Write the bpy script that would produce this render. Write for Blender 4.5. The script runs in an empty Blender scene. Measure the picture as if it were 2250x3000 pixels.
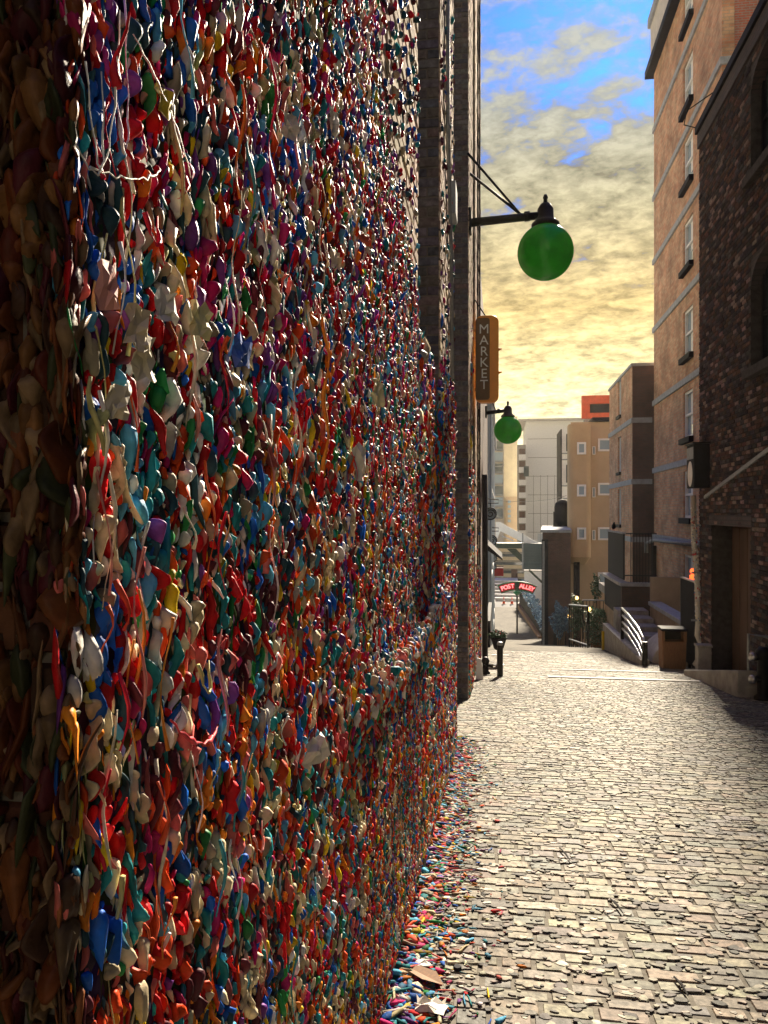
import bpy, math, random
import numpy as np
from mathutils import Vector, Matrix, Euler

random.seed(7); RNG = np.random.default_rng(7)
SC = bpy.context.scene
C = SC.collection
R = math.radians

# ------------------------------------------------------------------ camera, sky, sun, exposure
YAW = math.atan(338 / 2250)            # the alley runs along +Y, the camera is turned a little to the left
F = 2250.0
cam_d = bpy.data.cameras.new('camera'); cam = bpy.data.objects.new('camera', cam_d); C.objects.link(cam)
cam.location = (0, 0, 0); cam.rotation_euler = (R(90), 0, YAW)
cam_d.sensor_fit = 'VERTICAL'; cam_d.sensor_height = 36; cam_d.lens = 27
cam_d.clip_start = 0.02; cam_d.clip_end = 3000
SC.camera = cam

SUN_AZ, SUN_EL = R(9.6), R(31)
SUN_STRENGTH, SKY_STRENGTH, EXPOSURE = 5.0, 0.15, 1.45
sdir = Vector((math.sin(SUN_AZ) * math.cos(SUN_EL), math.cos(SUN_AZ) * math.cos(SUN_EL), math.sin(SUN_EL)))
world = bpy.data.worlds.new('World'); SC.world = world; world.use_nodes = True
def build_sky():
    nt = world.node_tree; nt.nodes.clear(); N = nt.nodes.new; L = nt.links.new
    out = N('ShaderNodeOutputWorld'); bg = N('ShaderNodeBackground'); bg.inputs[1].default_value = SKY_STRENGTH
    sky = N('ShaderNodeTexSky'); sky.sky_type = 'NISHITA'; sky.sun_disc = False
    sky.sun_elevation = SUN_EL; sky.sun_rotation = SUN_AZ; sky.air_density = 1.0; sky.dust_density = 1.0; sky.ozone_density = 2.5
    tc = N('ShaderNodeTexCoord'); sep = N('ShaderNodeSeparateXYZ'); L(tc.outputs['Generated'], sep.inputs[0])
    def m(op, a, b=None, clamp=False):
        n = N('ShaderNodeMath'); n.operation = op; n.use_clamp = clamp
        for i, v in enumerate((a, b)):
            if v is None: continue
            if isinstance(v, (int, float)): n.inputs[i].default_value = v
            else: L(v, n.inputs[i])
        return n.outputs[0]
    zc = m('MAXIMUM', sep.outputs[2], 0.0); den = m('ADD', zc, 0.30)
    px = m('DIVIDE', sep.outputs[0], den); py = m('DIVIDE', sep.outputs[1], den)
    cmb = N('ShaderNodeCombineXYZ'); L(px, cmb.inputs[0]); L(py, cmb.inputs[1])
    rot = N('ShaderNodeMapping'); rot.inputs['Rotation'].default_value = (0, 0, R(28)); rot.inputs['Scale'].default_value = (1.0, 1.35, 1); L(cmb.outputs[0], rot.inputs[0])
    def noise(scale, det, rough, dist=0):
        n = N('ShaderNodeTexNoise'); n.inputs['Scale'].default_value = scale; n.inputs['Detail'].default_value = det
        n.inputs['Roughness'].default_value = rough; n.inputs['Distortion'].default_value = dist; L(rot.outputs[0], n.inputs['Vector']); return n.outputs[0]
    big = noise(2.2, 3, .5); mid = noise(11, 5, .58, .3); fine = noise(34, 4, .6, .3)
    cov = m('ADD', m('MULTIPLY', big, .55), m('ADD', m('MULTIPLY', mid, .62), m('MULTIPLY', fine, .22)))
    # thicker cloud sheet towards the horizon
    thick = m('MULTIPLY', m('SUBTRACT', .47, sep.outputs[2]), 1.1)
    ramp = N('ShaderNodeMapRange'); ramp.inputs[1].default_value = .57; ramp.inputs[2].default_value = .80; ramp.interpolation_type = 'SMOOTHSTEP'
    L(m('ADD', cov, thick), ramp.inputs[0])
    # cloud colour: warm low over the horizon, paler higher up
    cr = N('ShaderNodeValToRGB'); L(sep.outputs[2], cr.inputs[0])
    e = cr.color_ramp.elements; e[0].position = 0.0; e[0].color = (1.0, .90, .62, 1); e[1].position = .62; e[1].color = (.46, .50, .52, 1)
    for p, c in ((.13, (1.0, .86, .46, 1)), (.25, (.84, .62, .26, 1)), (.36, (.70, .62, .38, 1)), (.46, (.55, .55, .46, 1))):
        k = e.new(p); k.color = c
    dense = N('ShaderNodeMapRange'); dense.inputs[1].default_value = .38; dense.inputs[2].default_value = .62; dense.inputs[3].default_value = .42; dense.inputs[4].default_value = 1.12
    L(m('ADD', m('MULTIPLY', mid, .6), m('MULTIPLY', fine, .4)), dense.inputs[0])
    cs = N('ShaderNodeVectorMath'); cs.operation = 'SCALE'; L(cr.outputs[0], cs.inputs[0]); gl = N('ShaderNodeMapRange'); gl.inputs[1].default_value = .06; gl.inputs[2].default_value = .40; gl.inputs[3].default_value = 5.0; gl.inputs[4].default_value = 2.5; L(sep.outputs[2], gl.inputs[0])
    L(m('MULTIPLY', dense.outputs[0], gl.outputs[0]), cs.inputs['Scale'])
    sk = N('ShaderNodeVectorMath'); sk.operation = 'MULTIPLY'; L(sky.outputs[0], sk.inputs[0]); sk.inputs[1].default_value = (.018, .090, .32)
    mix = N('ShaderNodeMix'); mix.data_type = 'RGBA'; L(ramp.outputs[0], mix.inputs['Factor']); L(sk.outputs[0], mix.inputs['A']); L(cs.outputs[0], mix.inputs['B'])
    L(mix.outputs['Result'], bg.inputs[0]); L(bg.outputs[0], out.inputs[0])
build_sky()
sun_d = bpy.data.lights.new('sun', 'SUN'); sun_d.energy = SUN_STRENGTH; sun_d.angle = R(3.0); sun_d.color = (1.0, .86, .66)
sun = bpy.data.objects.new('sun', sun_d); C.objects.link(sun); sun.rotation_euler = sdir.to_track_quat('Z', 'Y').to_euler()
vs = SC.view_settings; vs.view_transform = 'Standard'; vs.look = 'None'; vs.gamma = 1; vs.exposure = EXPOSURE
SC.cycles.max_bounces = 4; SC.cycles.diffuse_bounces = 2; SC.cycles.glossy_bounces = 2

# ------------------------------------------------------------------ helpers
CS, SN = math.cos(YAW), math.sin(YAW)
def ray(x, y):
    a = (x - 1125) / F; b = (1500 - y) / F
    return CS * a - SN, SN * a + CS, b
def P(x, y, Y):                       # photo pixel -> point at alley distance Y
    a, c, b = ray(x, y); return Vector((a / c * Y, Y, b / c * Y))
def PX(x, y, X):                      # photo pixel -> point on the plane X
    a, c, b = ray(x, y); t = X / a; return Vector((X, c * t, b * t))
GY = [(-30, 3.0), (0, 0), (15, -1.575), (25, -2.775), (50, -6.9), (60, -8.15), (75, -8.25), (400, -8.3), (3000, -8.4)]
def G(Y):                             # ground height (camera lens at 0)
    for (a, za), (b, zb) in zip(GY, GY[1:]):
        if Y <= b: return -1.55 + za + (zb - za) * (Y - a) / (b - a)
    return -9.95

MATS = {}
def nodes(name):
    m = bpy.data.materials.new(name); m.use_nodes = True; MATS[name] = m
    nt = m.node_tree; return m, nt, nt.nodes['Principled BSDF']
def mat(name, col, rough=.7, metal=0, var=.25, scale=6.0, bump=.0, bscale=40, detail=5, spec=.4, tint=None, stretch=(1, 1, 1)):
    """plain surface with mottled colour, grain and a little relief"""
    m, nt, b = nodes(name); N = nt.nodes.new; L = nt.links.new
    tc = N('ShaderNodeTexCoord'); mp = N('ShaderNodeMapping'); mp.inputs['Scale'].default_value = stretch; L(tc.outputs['Object'], mp.inputs[0])
    n = N('ShaderNodeTexNoise'); n.inputs['Scale'].default_value = scale; n.inputs['Detail'].default_value = detail; n.inputs['Roughness'].default_value = .65; L(mp.outputs[0], n.inputs['Vector'])
    cr = N('ShaderNodeValToRGB'); L(n.outputs[0], cr.inputs[0])
    lo = [c * (1 - var) for c in col]; hi = [min(1, c * (1 + var)) for c in (tint or col)]
    e = cr.color_ramp.elements; e[0].position = .3; e[0].color = (*lo, 1); e[1].position = .7; e[1].color = (*hi, 1)
    L(cr.outputs[0], b.inputs['Base Color']); b.inputs['Roughness'].default_value = rough; b.inputs['Metallic'].default_value = metal
    b.inputs['Specular IOR Level'].default_value = spec
    if bump:
        n2 = N('ShaderNodeTexNoise'); n2.inputs['Scale'].default_value = bscale; n2.inputs['Detail'].default_value = 4; L(mp.outputs[0], n2.inputs['Vector'])
        bp = N('ShaderNodeBump'); bp.inputs['Strength'].default_value = bump; bp.inputs['Distance'].default_value = .01; L(n2.outputs[0], bp.inputs['Height']); L(bp.outputs[0], b.inputs['Normal'])
    return m
def mat_attr(name, rough=.5, var=.3, scale=60, bump=.3, bscale=120, spec=.4, sss=0):
    """every piece carries its own colour in an attribute; grain on top"""
    m, nt, b = nodes(name); N = nt.nodes.new; L = nt.links.new
    at = N('ShaderNodeAttribute'); at.attribute_name = 'col'
    geo = N('ShaderNodeNewGeometry')
    n = N('ShaderNodeTexNoise'); n.inputs['Scale'].default_value = scale; n.inputs['Detail'].default_value = 4; L(geo.outputs['Position'], n.inputs['Vector'])
    mr = N('ShaderNodeMapRange'); mr.inputs[1].default_value = .3; mr.inputs[2].default_value = .7; mr.inputs[3].default_value = 1 - var; mr.inputs[4].default_value = 1 + var; L(n.outputs[0], mr.inputs[0])
    v = N('ShaderNodeVectorMath'); v.operation = 'SCALE'; L(at.outputs['Color'], v.inputs[0]); L(mr.outputs[0], v.inputs['Scale'])
    L(v.outputs[0], b.inputs['Base Color']); b.inputs['Roughness'].default_value = rough; b.inputs['Specular IOR Level'].default_value = spec
    if bump:
        n2 = N('ShaderNodeTexNoise'); n2.inputs['Scale'].default_value = bscale; n2.inputs['Detail'].default_value = 3; L(geo.outputs['Position'], n2.inputs['Vector'])
        bp = N('ShaderNodeBump'); bp.inputs['Strength'].default_value = bump; bp.inputs['Distance'].default_value = .004; L(n2.outputs[0], bp.inputs['Height']); L(bp.outputs[0], b.inputs['Normal'])
    return m
def mat_brick(name, c1, c2, mortar, w=.215, h=.075, rough=.8, axis='YZ', bump=.5, joint=.011):
    """courses for walls too far away to tell the bricks apart"""
    m, nt, b = nodes(name); N = nt.nodes.new; L = nt.links.new
    geo = N('ShaderNodeNewGeometry'); sep = N('ShaderNodeSeparateXYZ'); L(geo.outputs['Position'], sep.inputs[0])
    cmb = N('ShaderNodeCombineXYZ')
    ad = N('ShaderNodeMath'); ad.operation = 'ADD'; L(sep.outputs[0], ad.inputs[0]); L(sep.outputs[1], ad.inputs[1])
    L(ad.outputs[0], cmb.inputs[0]); L(sep.outputs[2], cmb.inputs[1])
    br = N('ShaderNodeTexBrick'); L(cmb.outputs[0], br.inputs['Vector']); br.inputs['Scale'].default_value = 1
    br.inputs['Brick Width'].default_value = w; br.inputs['Row Height'].default_value = h; br.inputs['Mortar Size'].default_value = joint
    br.inputs['Color1'].default_value = (*c1, 1); br.inputs['Color2'].default_value = (*c2, 1); br.inputs['Mortar'].default_value = (*mortar, 1)
    br.inputs['Mortar Smooth'].default_value = .2
    n = N('ShaderNodeTexNoise'); n.inputs['Scale'].default_value = .9; n.inputs['Detail'].default_value = 6; n.inputs['Roughness'].default_value = .7; L(geo.outputs['Position'], n.inputs['Vector'])
    mr = N('ShaderNodeMapRange'); mr.inputs[1].default_value = .3; mr.inputs[2].default_value = .7; mr.inputs[3].default_value = .5; mr.inputs[4].default_value = 1.45; L(n.outputs[0], mr.inputs[0])
    br.inputs['Bias'].default_value = -.1
    v = N('ShaderNodeVectorMath'); v.operation = 'SCALE'; L(br.outputs['Color'], v.inputs[0]); L(mr.outputs[0], v.inputs['Scale'])
    L(v.outputs[0], b.inputs['Base Color']); b.inputs['Roughness'].default_value = rough
    bp = N('ShaderNodeBump'); bp.invert = True; bp.inputs['Strength'].default_value = bump; bp.inputs['Distance'].default_value = .01; L(br.outputs['Fac'], bp.inputs['Height']); L(bp.outputs[0], b.inputs['Normal'])
    return m
def mat_glass(name, col=(.05, .08, .1), rough=.08, metal=0, spec=1.0):
    m, nt, b = nodes(name); b.inputs['Base Color'].default_value = (*col, 1); b.inputs['Roughness'].default_value = rough
    b.inputs['Specular IOR Level'].default_value = spec; b.inputs['Metallic'].default_value = metal
    n = nt.nodes.new('ShaderNodeTexNoise'); n.inputs['Scale'].default_value = 1.5
    bp = nt.nodes.new('ShaderNodeBump'); bp.inputs['Strength'].default_value = .08; nt.links.new(n.outputs[0], bp.inputs['Height']); nt.links.new(bp.outputs[0], b.inputs['Normal'])
    return m
def mat_emit(name, col, s):
    m, nt, b = nodes(name); b.inputs['Base Color'].default_value = (*col, 1); b.inputs['Emission Color'].default_value = (*col, 1); b.inputs['Emission Strength'].default_value = s
    return m

class MB:
    def __init__(s): s.v = []; s.f = []; s.smooth = False
    def add(s, vs, fs):
        o = len(s.v); s.v += [tuple(v) for v in vs]; s.f += [tuple(i + o for i in f) for f in fs]; return s
    def box(s, x0, x1, y0, y1, z0, z1):
        if x0 > x1: x0, x1 = x1, x0
        if y0 > y1: y0, y1 = y1, y0
        if z0 > z1: z0, z1 = z1, z0
        return s.add([(x0, y0, z0), (x1, y0, z0), (x1, y1, z0), (x0, y1, z0), (x0, y0, z1), (x1, y0, z1), (x1, y1, z1), (x0, y1, z1)],
                     [(0, 3, 2, 1), (4, 5, 6, 7), (0, 1, 5, 4), (1, 2, 6, 5), (2, 3, 7, 6), (3, 0, 4, 7)])
    def prism(s, poly, off):              # poly: planar loop of points, extruded by vector off
        n = len(poly); off = Vector(off); a = [Vector(p) for p in poly]; b = [p + off for p in a]
        fs = [tuple(range(n))[::-1], tuple(range(n, 2 * n))] + [(i, (i + 1) % n, (i + 1) % n + n, i + n) for i in range(n)]
        return s.add(a + b, fs)
    def tube(s, pts, r, sides=8, caps=True):
        pts = [Vector(p) for p in pts]; rs = r if isinstance(r, (list, tuple)) else [r] * len(pts)
        up = None; vs = []; n = len(pts)
        for i, p in enumerate(pts):
            t = (pts[min(i + 1, n - 1)] - pts[max(i - 1, 0)]).normalized()
            if up is None:
                up = Vector((0, 0, 1)) if abs(t.z) < .9 else Vector((1, 0, 0))
            u = (up - t * up.dot(t)).normalized(); w = t.cross(u); up = u
            for k in range(sides):
                a = 2 * math.pi * k / sides; vs.append(p + (u * math.cos(a) + w * math.sin(a)) * rs[i])
        fs = [(i * sides + k, i * sides + (k + 1) % sides, (i + 1) * sides + (k + 1) % sides, (i + 1) * sides + k) for i in range(n - 1) for k in range(sides)]
        if caps: fs += [tuple(range(sides))[::-1], tuple(range((n - 1) * sides, n * sides))]
        return s.add(vs, fs)
    def lathe(s, c, prof, sides=24):      # prof: (radius, z) from bottom to top, around a vertical axis through c
        c = Vector(c); vs = []; n = len(prof)
        for r, z in prof:
            for k in range(sides):
                a = 2 * math.pi * k / sides; vs.append(c + Vector((math.cos(a) * r, math.sin(a) * r, z)))
        fs = [(i * sides + k, i * sides + (k + 1) % sides, (i + 1) * sides + (k + 1) % sides, (i + 1) * sides + k) for i in range(n - 1) for k in range(sides)]
        fs += [tuple(range(sides))[::-1], tuple(range((n - 1) * sides, n * sides))]
        return s.add(vs, fs)

def tag(o, label=None, cat=None, group=None, kind=None):
    if label: o['label'] = label
    if cat: o['category'] = cat
    if group: o['group'] = group
    if kind: o['kind'] = kind
    return o
def link(name, me, m, parent=None, loc=(0, 0, 0)):
    o = bpy.data.objects.new(name, me); C.objects.link(o); o.location = loc; o.parent = parent
    if m is not None: me.materials.append(MATS[m] if isinstance(m, str) else m)
    return o
def base_of(parent):
    b = Vector((0, 0, 0))
    while parent is not None: b += Vector(parent.location); parent = parent.parent
    return b
def mk(name, mb, m, parent=None, bev=0, smooth=False):
    """MB in world coordinates -> one mesh object; top-level objects get their origin at their own base"""
    vs = np.array(mb.v, dtype=float)
    if parent is None: org = Vector(((vs[:, 0].min() + vs[:, 0].max()) / 2, (vs[:, 1].min() + vs[:, 1].max()) / 2, vs[:, 2].min())); loc = org
    else: org = base_of(parent); loc = (0, 0, 0)
    me = bpy.data.meshes.new(name); me.from_pydata((vs - np.array(org)).tolist(), [], mb.f); me.update()
    if smooth: me.polygons.foreach_set('use_smooth', [True] * len(me.polygons))
    o = link(name, me, m, parent, loc)
    if bev:
        md = o.modifiers.new('edge', 'BEVEL'); md.width = bev; md.segments = 2; md.limit_method = 'ANGLE'
    return o
def thing(name, loc, label, cat, group=None):
    o = bpy.data.objects.new(name, None); C.objects.link(o); o.location = loc; o.empty_display_size = .2
    return tag(o, label, cat, group)
def bx(*a): return MB().box(*a)
def tb(pts, r, sides=8): return MB().tube(pts, r, sides)
def text_mb(txt, size, depth, origin, xdir, ydir, align='CENTER', bold=0.0):
    """lettering as solid geometry; xdir reading direction, ydir up"""
    cu = bpy.data.curves.new('t', 'FONT'); cu.body = txt; cu.size = size; cu.extrude = depth; cu.align_x = align; cu.align_y = 'CENTER'; cu.offset = bold; cu.resolution_u = 3
    o = bpy.data.objects.new('t', cu); C.objects.link(o); dg = bpy.context.evaluated_depsgraph_get()
    me = bpy.data.meshes.new_from_object(o.evaluated_get(dg)); x = Vector(xdir).normalized(); y = Vector(ydir).normalized(); z = x.cross(y)
    mb = MB(); mb.add([Vector(origin) + x * v.co.x + y * v.co.y + z * v.co.z for v in me.vertices], [tuple(p.vertices) for p in me.polygons])
    bpy.data.objects.remove(o); bpy.data.curves.remove(cu); bpy.data.meshes.remove(me)
    return mb

def np_mesh(name, V, Fq, cols, smooth, k):
    """fast mesh: V (n,3), Fq (m,k) faces of k corners, cols per vertex"""
    me = bpy.data.meshes.new(name); n, mfc = len(V), len(Fq)
    me.vertices.add(n); me.vertices.foreach_set('co', np.ascontiguousarray(V, dtype=np.float32).ravel())
    me.loops.add(mfc * k); me.loops.foreach_set('vertex_index', np.ascontiguousarray(Fq, dtype=np.int32).ravel())
    me.polygons.add(mfc); me.polygons.foreach_set('loop_start', np.arange(mfc, dtype=np.int32) * k)
    me.polygons.foreach_set('use_smooth', np.full(mfc, smooth))
    me.update(calc_edges=True); me.validate()
    ca = me.color_attributes.new('col', 'FLOAT_COLOR', 'POINT')
    c4 = np.ones((n, 4), dtype=np.float32); c4[:, :3] = cols; ca.data.foreach_set('color', c4.ravel())
    return me
class Pieces:
    """many alike pieces: the ones that show largest become objects of their own, the rest one mesh"""
    def __init__(s): s.p = []
    def add(s, V, Fq, col): s.p.append((V, Fq, col))
    def emit(s, name, m, parent, limit=300, smooth=False, rest=None):
        if not s.p: return
        k = s.p[0][1].shape[1]; score = []
        for V, Fq, col in s.p:
            c = V.mean(0); d = -SN * c[0] + CS * c[1]; u = CS * c[0] + SN * c[1]
            ok = d > .2 and abs(u / d) < .49 and abs(c[2] / d) < .655
            score.append(np.linalg.norm(V.max(0) - V.min(0)) / d if ok else 0)
        order = np.argsort(-np.array(score)); org = np.array(base_of(parent)) if parent else np.zeros(3)
        for i in order[:limit]:
            V, Fq, col = s.p[i]; c = V.mean(0)
            link(name, np_mesh(name, V - c, Fq, col, smooth, k), m, parent, tuple(c - org))
        rs = order[limit:]
        if len(rs):
            off = 0; Fs = []; Cs = []
            for i in rs:
                V, Fq, col = s.p[i]; Fs.append(Fq + off); off += len(V); Cs.append(np.broadcast_to(col, (len(V), 3)))
            V = np.concatenate([s.p[i][0] for i in rs]) - org
            o = link(rest or name, np_mesh(name, V, np.concatenate(Fs), np.concatenate(Cs), smooth, k), m, parent); o['kind'] = 'stuff'
            return o
QB = np.array([(4, 5, 6, 7), (0, 1, 5, 4), (1, 2, 6, 5), (2, 3, 7, 6), (3, 0, 4, 7)])
def brick_piece(o, ax, ay, an, w, h, d, inset=.006):
    """one brick or paver: chamfered slab at o with axes ax, ay and outward an"""
    o, ax, ay, an = map(np.array, (o, ax, ay, an)); vs = []
    for s, e in ((0, 0), (1, inset)):
        for a, b in ((-1, -1), (1, -1), (1, 1), (-1, 1)):
            vs.append(o + ax * a * (w / 2 - e) + ay * b * (h / 2 - e) + an * (s * d))
    return np.array(vs, dtype=float)
def jit(col, s=.12):
    k = 1 + random.uniform(-s, s); return np.clip([c * k * (1 + random.uniform(-s, s) * .4) for c in col], 0, 1)

# ------------------------------------------------------------------ materials
mat_attr('gum', rough=.50, var=.3, scale=45, bump=.4, bscale=100, spec=.17)
mat_attr('old_gum', rough=.7, var=.4, scale=50, bump=.4, bscale=100, spec=.1)
mat_attr('brick_pieces', rough=.95, var=.35, scale=26, bump=.6, bscale=90, spec=.03)
mat_attr('paver', rough=.65, var=.55, scale=34, bump=.8, bscale=70, spec=.15)
mat_attr('paper', rough=.6, var=.12, scale=30, bump=.15)
mat('bed', (.155, .14, .115), .95, var=.35, scale=20, bump=.4)
mat('mortar', (.17, .15, .13), .95, var=.4, scale=9, bump=.4)
mat('dark_mortar', (.055, .05, .05), .95, var=.4, scale=9, bump=.4)
mat('black_metal', (.010, .010, .012), .5, 0, var=.4, scale=20, bump=.15, spec=.25)
mat('black_paint', (.014, .015, .022), .7, var=.4, scale=8, bump=.15, spec=.12)
mat('steel', (.55, .55, .56), .32, .9, var=.15, scale=20)
mat('grey_metal', (.30, .32, .34), .5, .4, var=.25, scale=12)
mat('concrete', (.34, .32, .29), .85, var=.3, scale=4, bump=.4, bscale=50)
mat('pale_concrete', (.52, .50, .46), .85, var=.2, scale=4, bump=.3, bscale=50)
mat('tan_render', (.36, .27, .19), .9, var=.22, scale=1.6, bump=.3)
mat('stone_band', (.36, .38, .40), .8, var=.25, scale=5, bump=.3)
mat('cornice_paint', (.62, .57, .50), .7, var=.15, scale=3)
mat('white_paint', (.86, .85, .82), .6, var=.08, scale=5)
mat('yellow_paint', (.70, .50, .03), .5, var=.15, scale=15)
mat('timber', (.22, .11, .05), .7, var=.3, scale=12, stretch=(6, 6, 1))
mat('orange_paint', (.75, .10, .03), .5, var=.15, scale=3)
mat('red_paint', (.55, .03, .03), .45, var=.2, scale=6)
mat('green_enamel', (.03, .20, .09), .35, var=.2, scale=10)
mat('brown_door', (.085, .05, .035), .6, var=.4, scale=3, stretch=(1, 1, .2))
mat('soot', (.02, .018, .018), .9, var=.3, scale=5)
mat_glass('glass'); mat_glass('sky_glass', (.30, .42, .50), .12)

# ------------------------------------------------------------------ the ground
def strip(x0, x1, y0, y1, dz, step=1.0, nx=1):
    mb = MB(); ys = []; y = y0
    while y < y1 - 1e-6: ys.append(y); y += step
    ys.append(y1); vs = []; fs = []
    for y in ys:
        for i in range(nx + 1): vs.append((x0 + (x1 - x0) * i / nx, y, G(y) + dz))
    w = nx + 1
    for j in range(len(ys) - 1):
        for i in range(nx): fs.append((j * w + i, j * w + i + 1, (j + 1) * w + i + 1, (j + 1) * w + i))
    return mb.add(vs, fs)
def mat_ground():
    m, nt, b = nodes('road'); N = nt.nodes.new; L = nt.links.new
    geo = N('ShaderNodeNewGeometry')
    mp = N('ShaderNodeMapping'); mp.inputs['Scale'].default_value = (1, .35, 1); L(geo.outputs['Position'], mp.inputs[0])
    n = N('ShaderNodeTexNoise'); n.inputs['Scale'].default_value = 1.6; n.inputs['Detail'].default_value = 9; n.inputs['Roughness'].default_value = .75; L(mp.outputs[0], n.inputs['Vector'])
    cr = N('ShaderNodeValToRGB'); L(n.outputs[0], cr.inputs[0]); e = cr.color_ramp.elements
    e[0].position = .32; e[0].color = (.07, .064, .052, 1); e[1].position = .68; e[1].color = (.155, .138, .108, 1)
    L(cr.outputs[0], b.inputs['Base Color']); b.inputs['Roughness'].default_value = .8; b.inputs['Specular IOR Level'].default_value = .1
    n2 = N('ShaderNodeTexNoise'); n2.inputs['Scale'].default_value = 30; n2.inputs['Detail'].default_value = 4; L(geo.outputs['Position'], n2.inputs['Vector'])
    bp = N('ShaderNodeBump'); bp.inputs['Strength'].default_value = .5; bp.inputs['Distance'].default_value = .01; L(n2.outputs[0], bp.inputs['Height']); L(bp.outputs[0], b.inputs['Normal'])
mat_ground()
mat('asphalt', (.10, .10, .10), .85, var=.3, scale=2, bump=.4)
gmb = MB(); ys = [-30, 0, 15, 25, 50, 60, 75, 200, 400]
gv = []; gf = []
for y in ys:
    gv += [(-300, y, G(y) - .06), (300, y, G(y) - .06)]
for j in range(len(ys) - 1): gf.append((2 * j, 2 * j + 1, 2 * j + 3, 2 * j + 2))
tag(mk('ground', gmb.add(gv, gf), 'asphalt'), kind='structure')
pave = tag(mk('alley_pavement', strip(-1.6, 4.45, -3, 23.0, -.0055, .5), 'bed'), kind='structure')
rest_road = tag(mk('alley_roadway', strip(-1.6, 7.0, 23.0, 62, .004, .5), 'road'), kind='structure')
tag(mk('yard_paving', strip(4.45, 7.0, 14.6, 23.0, .004, .5), 'road'), kind='structure')
tag(mk('cross_street', strip(-30, 40, 62, 80, .008, 2), 'road'), kind='structure')
tag(mk('concrete_band', strip(.9, 4.2, 14.62, 14.86, .012, .12), 'pale_concrete'), kind='structure')
tag(mk('concrete_band', strip(1.3, 3.6, 16.35, 16.55, .012, .1), 'pale_concrete'), kind='structure')
tag(mk('concrete_band', strip(-.2, .25, 20.4, 20.75, .012, .1), 'pale_concrete'), kind='structure')
# brick pavers laid across the alley, every one its own block
pv = Pieces()
nrm = np.array((0, .1045, .9945)); ayv = np.array((0, .9945, -.1045))
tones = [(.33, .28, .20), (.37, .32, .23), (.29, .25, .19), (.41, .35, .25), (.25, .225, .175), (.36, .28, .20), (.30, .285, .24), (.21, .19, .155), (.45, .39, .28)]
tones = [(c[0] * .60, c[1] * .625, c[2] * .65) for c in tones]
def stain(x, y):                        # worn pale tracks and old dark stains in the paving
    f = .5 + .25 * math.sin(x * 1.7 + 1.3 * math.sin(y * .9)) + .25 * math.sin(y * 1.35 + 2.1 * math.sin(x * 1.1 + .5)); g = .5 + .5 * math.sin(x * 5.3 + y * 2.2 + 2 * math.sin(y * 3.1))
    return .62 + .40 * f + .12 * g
y = 1.15
while y < 22.9:
    hh = random.uniform(.074, .112); y += hh / 2; x = -.6 - random.uniform(0, .2)
    while x < 4.35:
        ww = random.uniform(.11, .225); x += ww / 2
        sl = (G(y + .1) - G(y - .1)) / .2; n = np.array((random.gauss(0, .012), -sl + random.gauss(0, .012), 1)); n /= np.linalg.norm(n)
        a1 = np.array((1, 0, -n[0] / n[2])); a1 /= np.linalg.norm(a1); a2 = np.cross(n, a1)
        o = (x, y + random.uniform(-.004, .004), G(y) - .016)
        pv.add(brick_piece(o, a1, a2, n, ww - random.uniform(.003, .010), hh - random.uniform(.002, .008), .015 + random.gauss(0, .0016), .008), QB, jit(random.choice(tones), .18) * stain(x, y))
        x += ww / 2
    y += hh / 2
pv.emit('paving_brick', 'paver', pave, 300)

# ------------------------------------------------------------------ left: the gum covered brick building
WX = -.443
bld = thing('gum_wall_building', (-2, 8, G(8)), 'tall brick building on the left, its wall covered in chewing gum', 'building')
TOP = 19.0
def base_wall_mat():
    m, nt, b = nodes('gum_base'); N = nt.nodes.new; L = nt.links.new
    geo = N('ShaderNodeNewGeometry'); mp = N('ShaderNodeMapping'); mp.inputs['Scale'].default_value = (1, 1, .6); L(geo.outputs['Position'], mp.inputs[0])
    vo = N('ShaderNodeTexVoronoi'); vo.inputs['Scale'].default_value = 42; L(mp.outputs[0], vo.inputs['Vector'])
    hs = N('ShaderNodeHueSaturation'); hs.inputs['Saturation'].default_value = 1.1; hs.inputs['Value'].default_value = .16; L(vo.outputs['Color'], hs.inputs['Color'])
    mx = N('ShaderNodeMix'); mx.data_type = 'RGBA'; mx.inputs['Factor'].default_value = .55; L(hs.outputs[0], mx.inputs['A']); mx.inputs['B'].default_value = (.03, .018, .022, 1)  # near black mixed in to paint the shadow gaps between the wads
    L(mx.outputs['Result'], b.inputs['Base Color']); b.inputs['Roughness'].default_value = .8; b.inputs['Specular IOR Level'].default_value = .08
    bp = N('ShaderNodeBump'); bp.invert = True; bp.inputs['Strength'].default_value = 1; bp.inputs['Distance'].default_value = .012; L(vo.outputs['Distance'], bp.inputs['Height']); L(bp.outputs[0], b.inputs['Normal'])
base_wall_mat()
def sstep(a, b, x):
    t = max(0, min(1, (x - a) / (b - a))); return t * t * (3 - 2 * t)
LEDGE = -.60
def bulge(Y, z):                      # how far the wall face stands out from WX
    o = .022 * sstep(1.9, 2.7, Y) * sstep(LEDGE + .07, LEDGE - .04, z) if Y < 7.6 else 0
    if 2.2 < Y < 5.75:
        o += .06 * sstep(2.2, 2.7, Y) * math.exp(-((z - LEDGE + .02) / .05) ** 2)
    return o
def face_grid(name, y0, y1, z0, z1, st=.04, rough=.008):
    ny = max(2, int((y1 - y0) / st)); nz = max(2, int((z1 - z0) / st)); vs = []; fs = []
    for i in range(ny + 1):
        for j in range(nz + 1):
            Y = y0 + (y1 - y0) * i / ny; z = z0 + (z1 - z0) * j / nz
            edge = 0 if i in (0, ny) else 1
            vs.append((WX + bulge(Y, z) + edge * random.uniform(-rough, rough), Y, z))
    for i in range(ny):
        for j in range(nz):
            a = i * (nz + 1) + j; fs.append((a, a + nz + 1, a + nz + 2, a + 1))
    return mk(name, MB().add(vs, fs), 'gum_base', bld, smooth=True)
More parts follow.
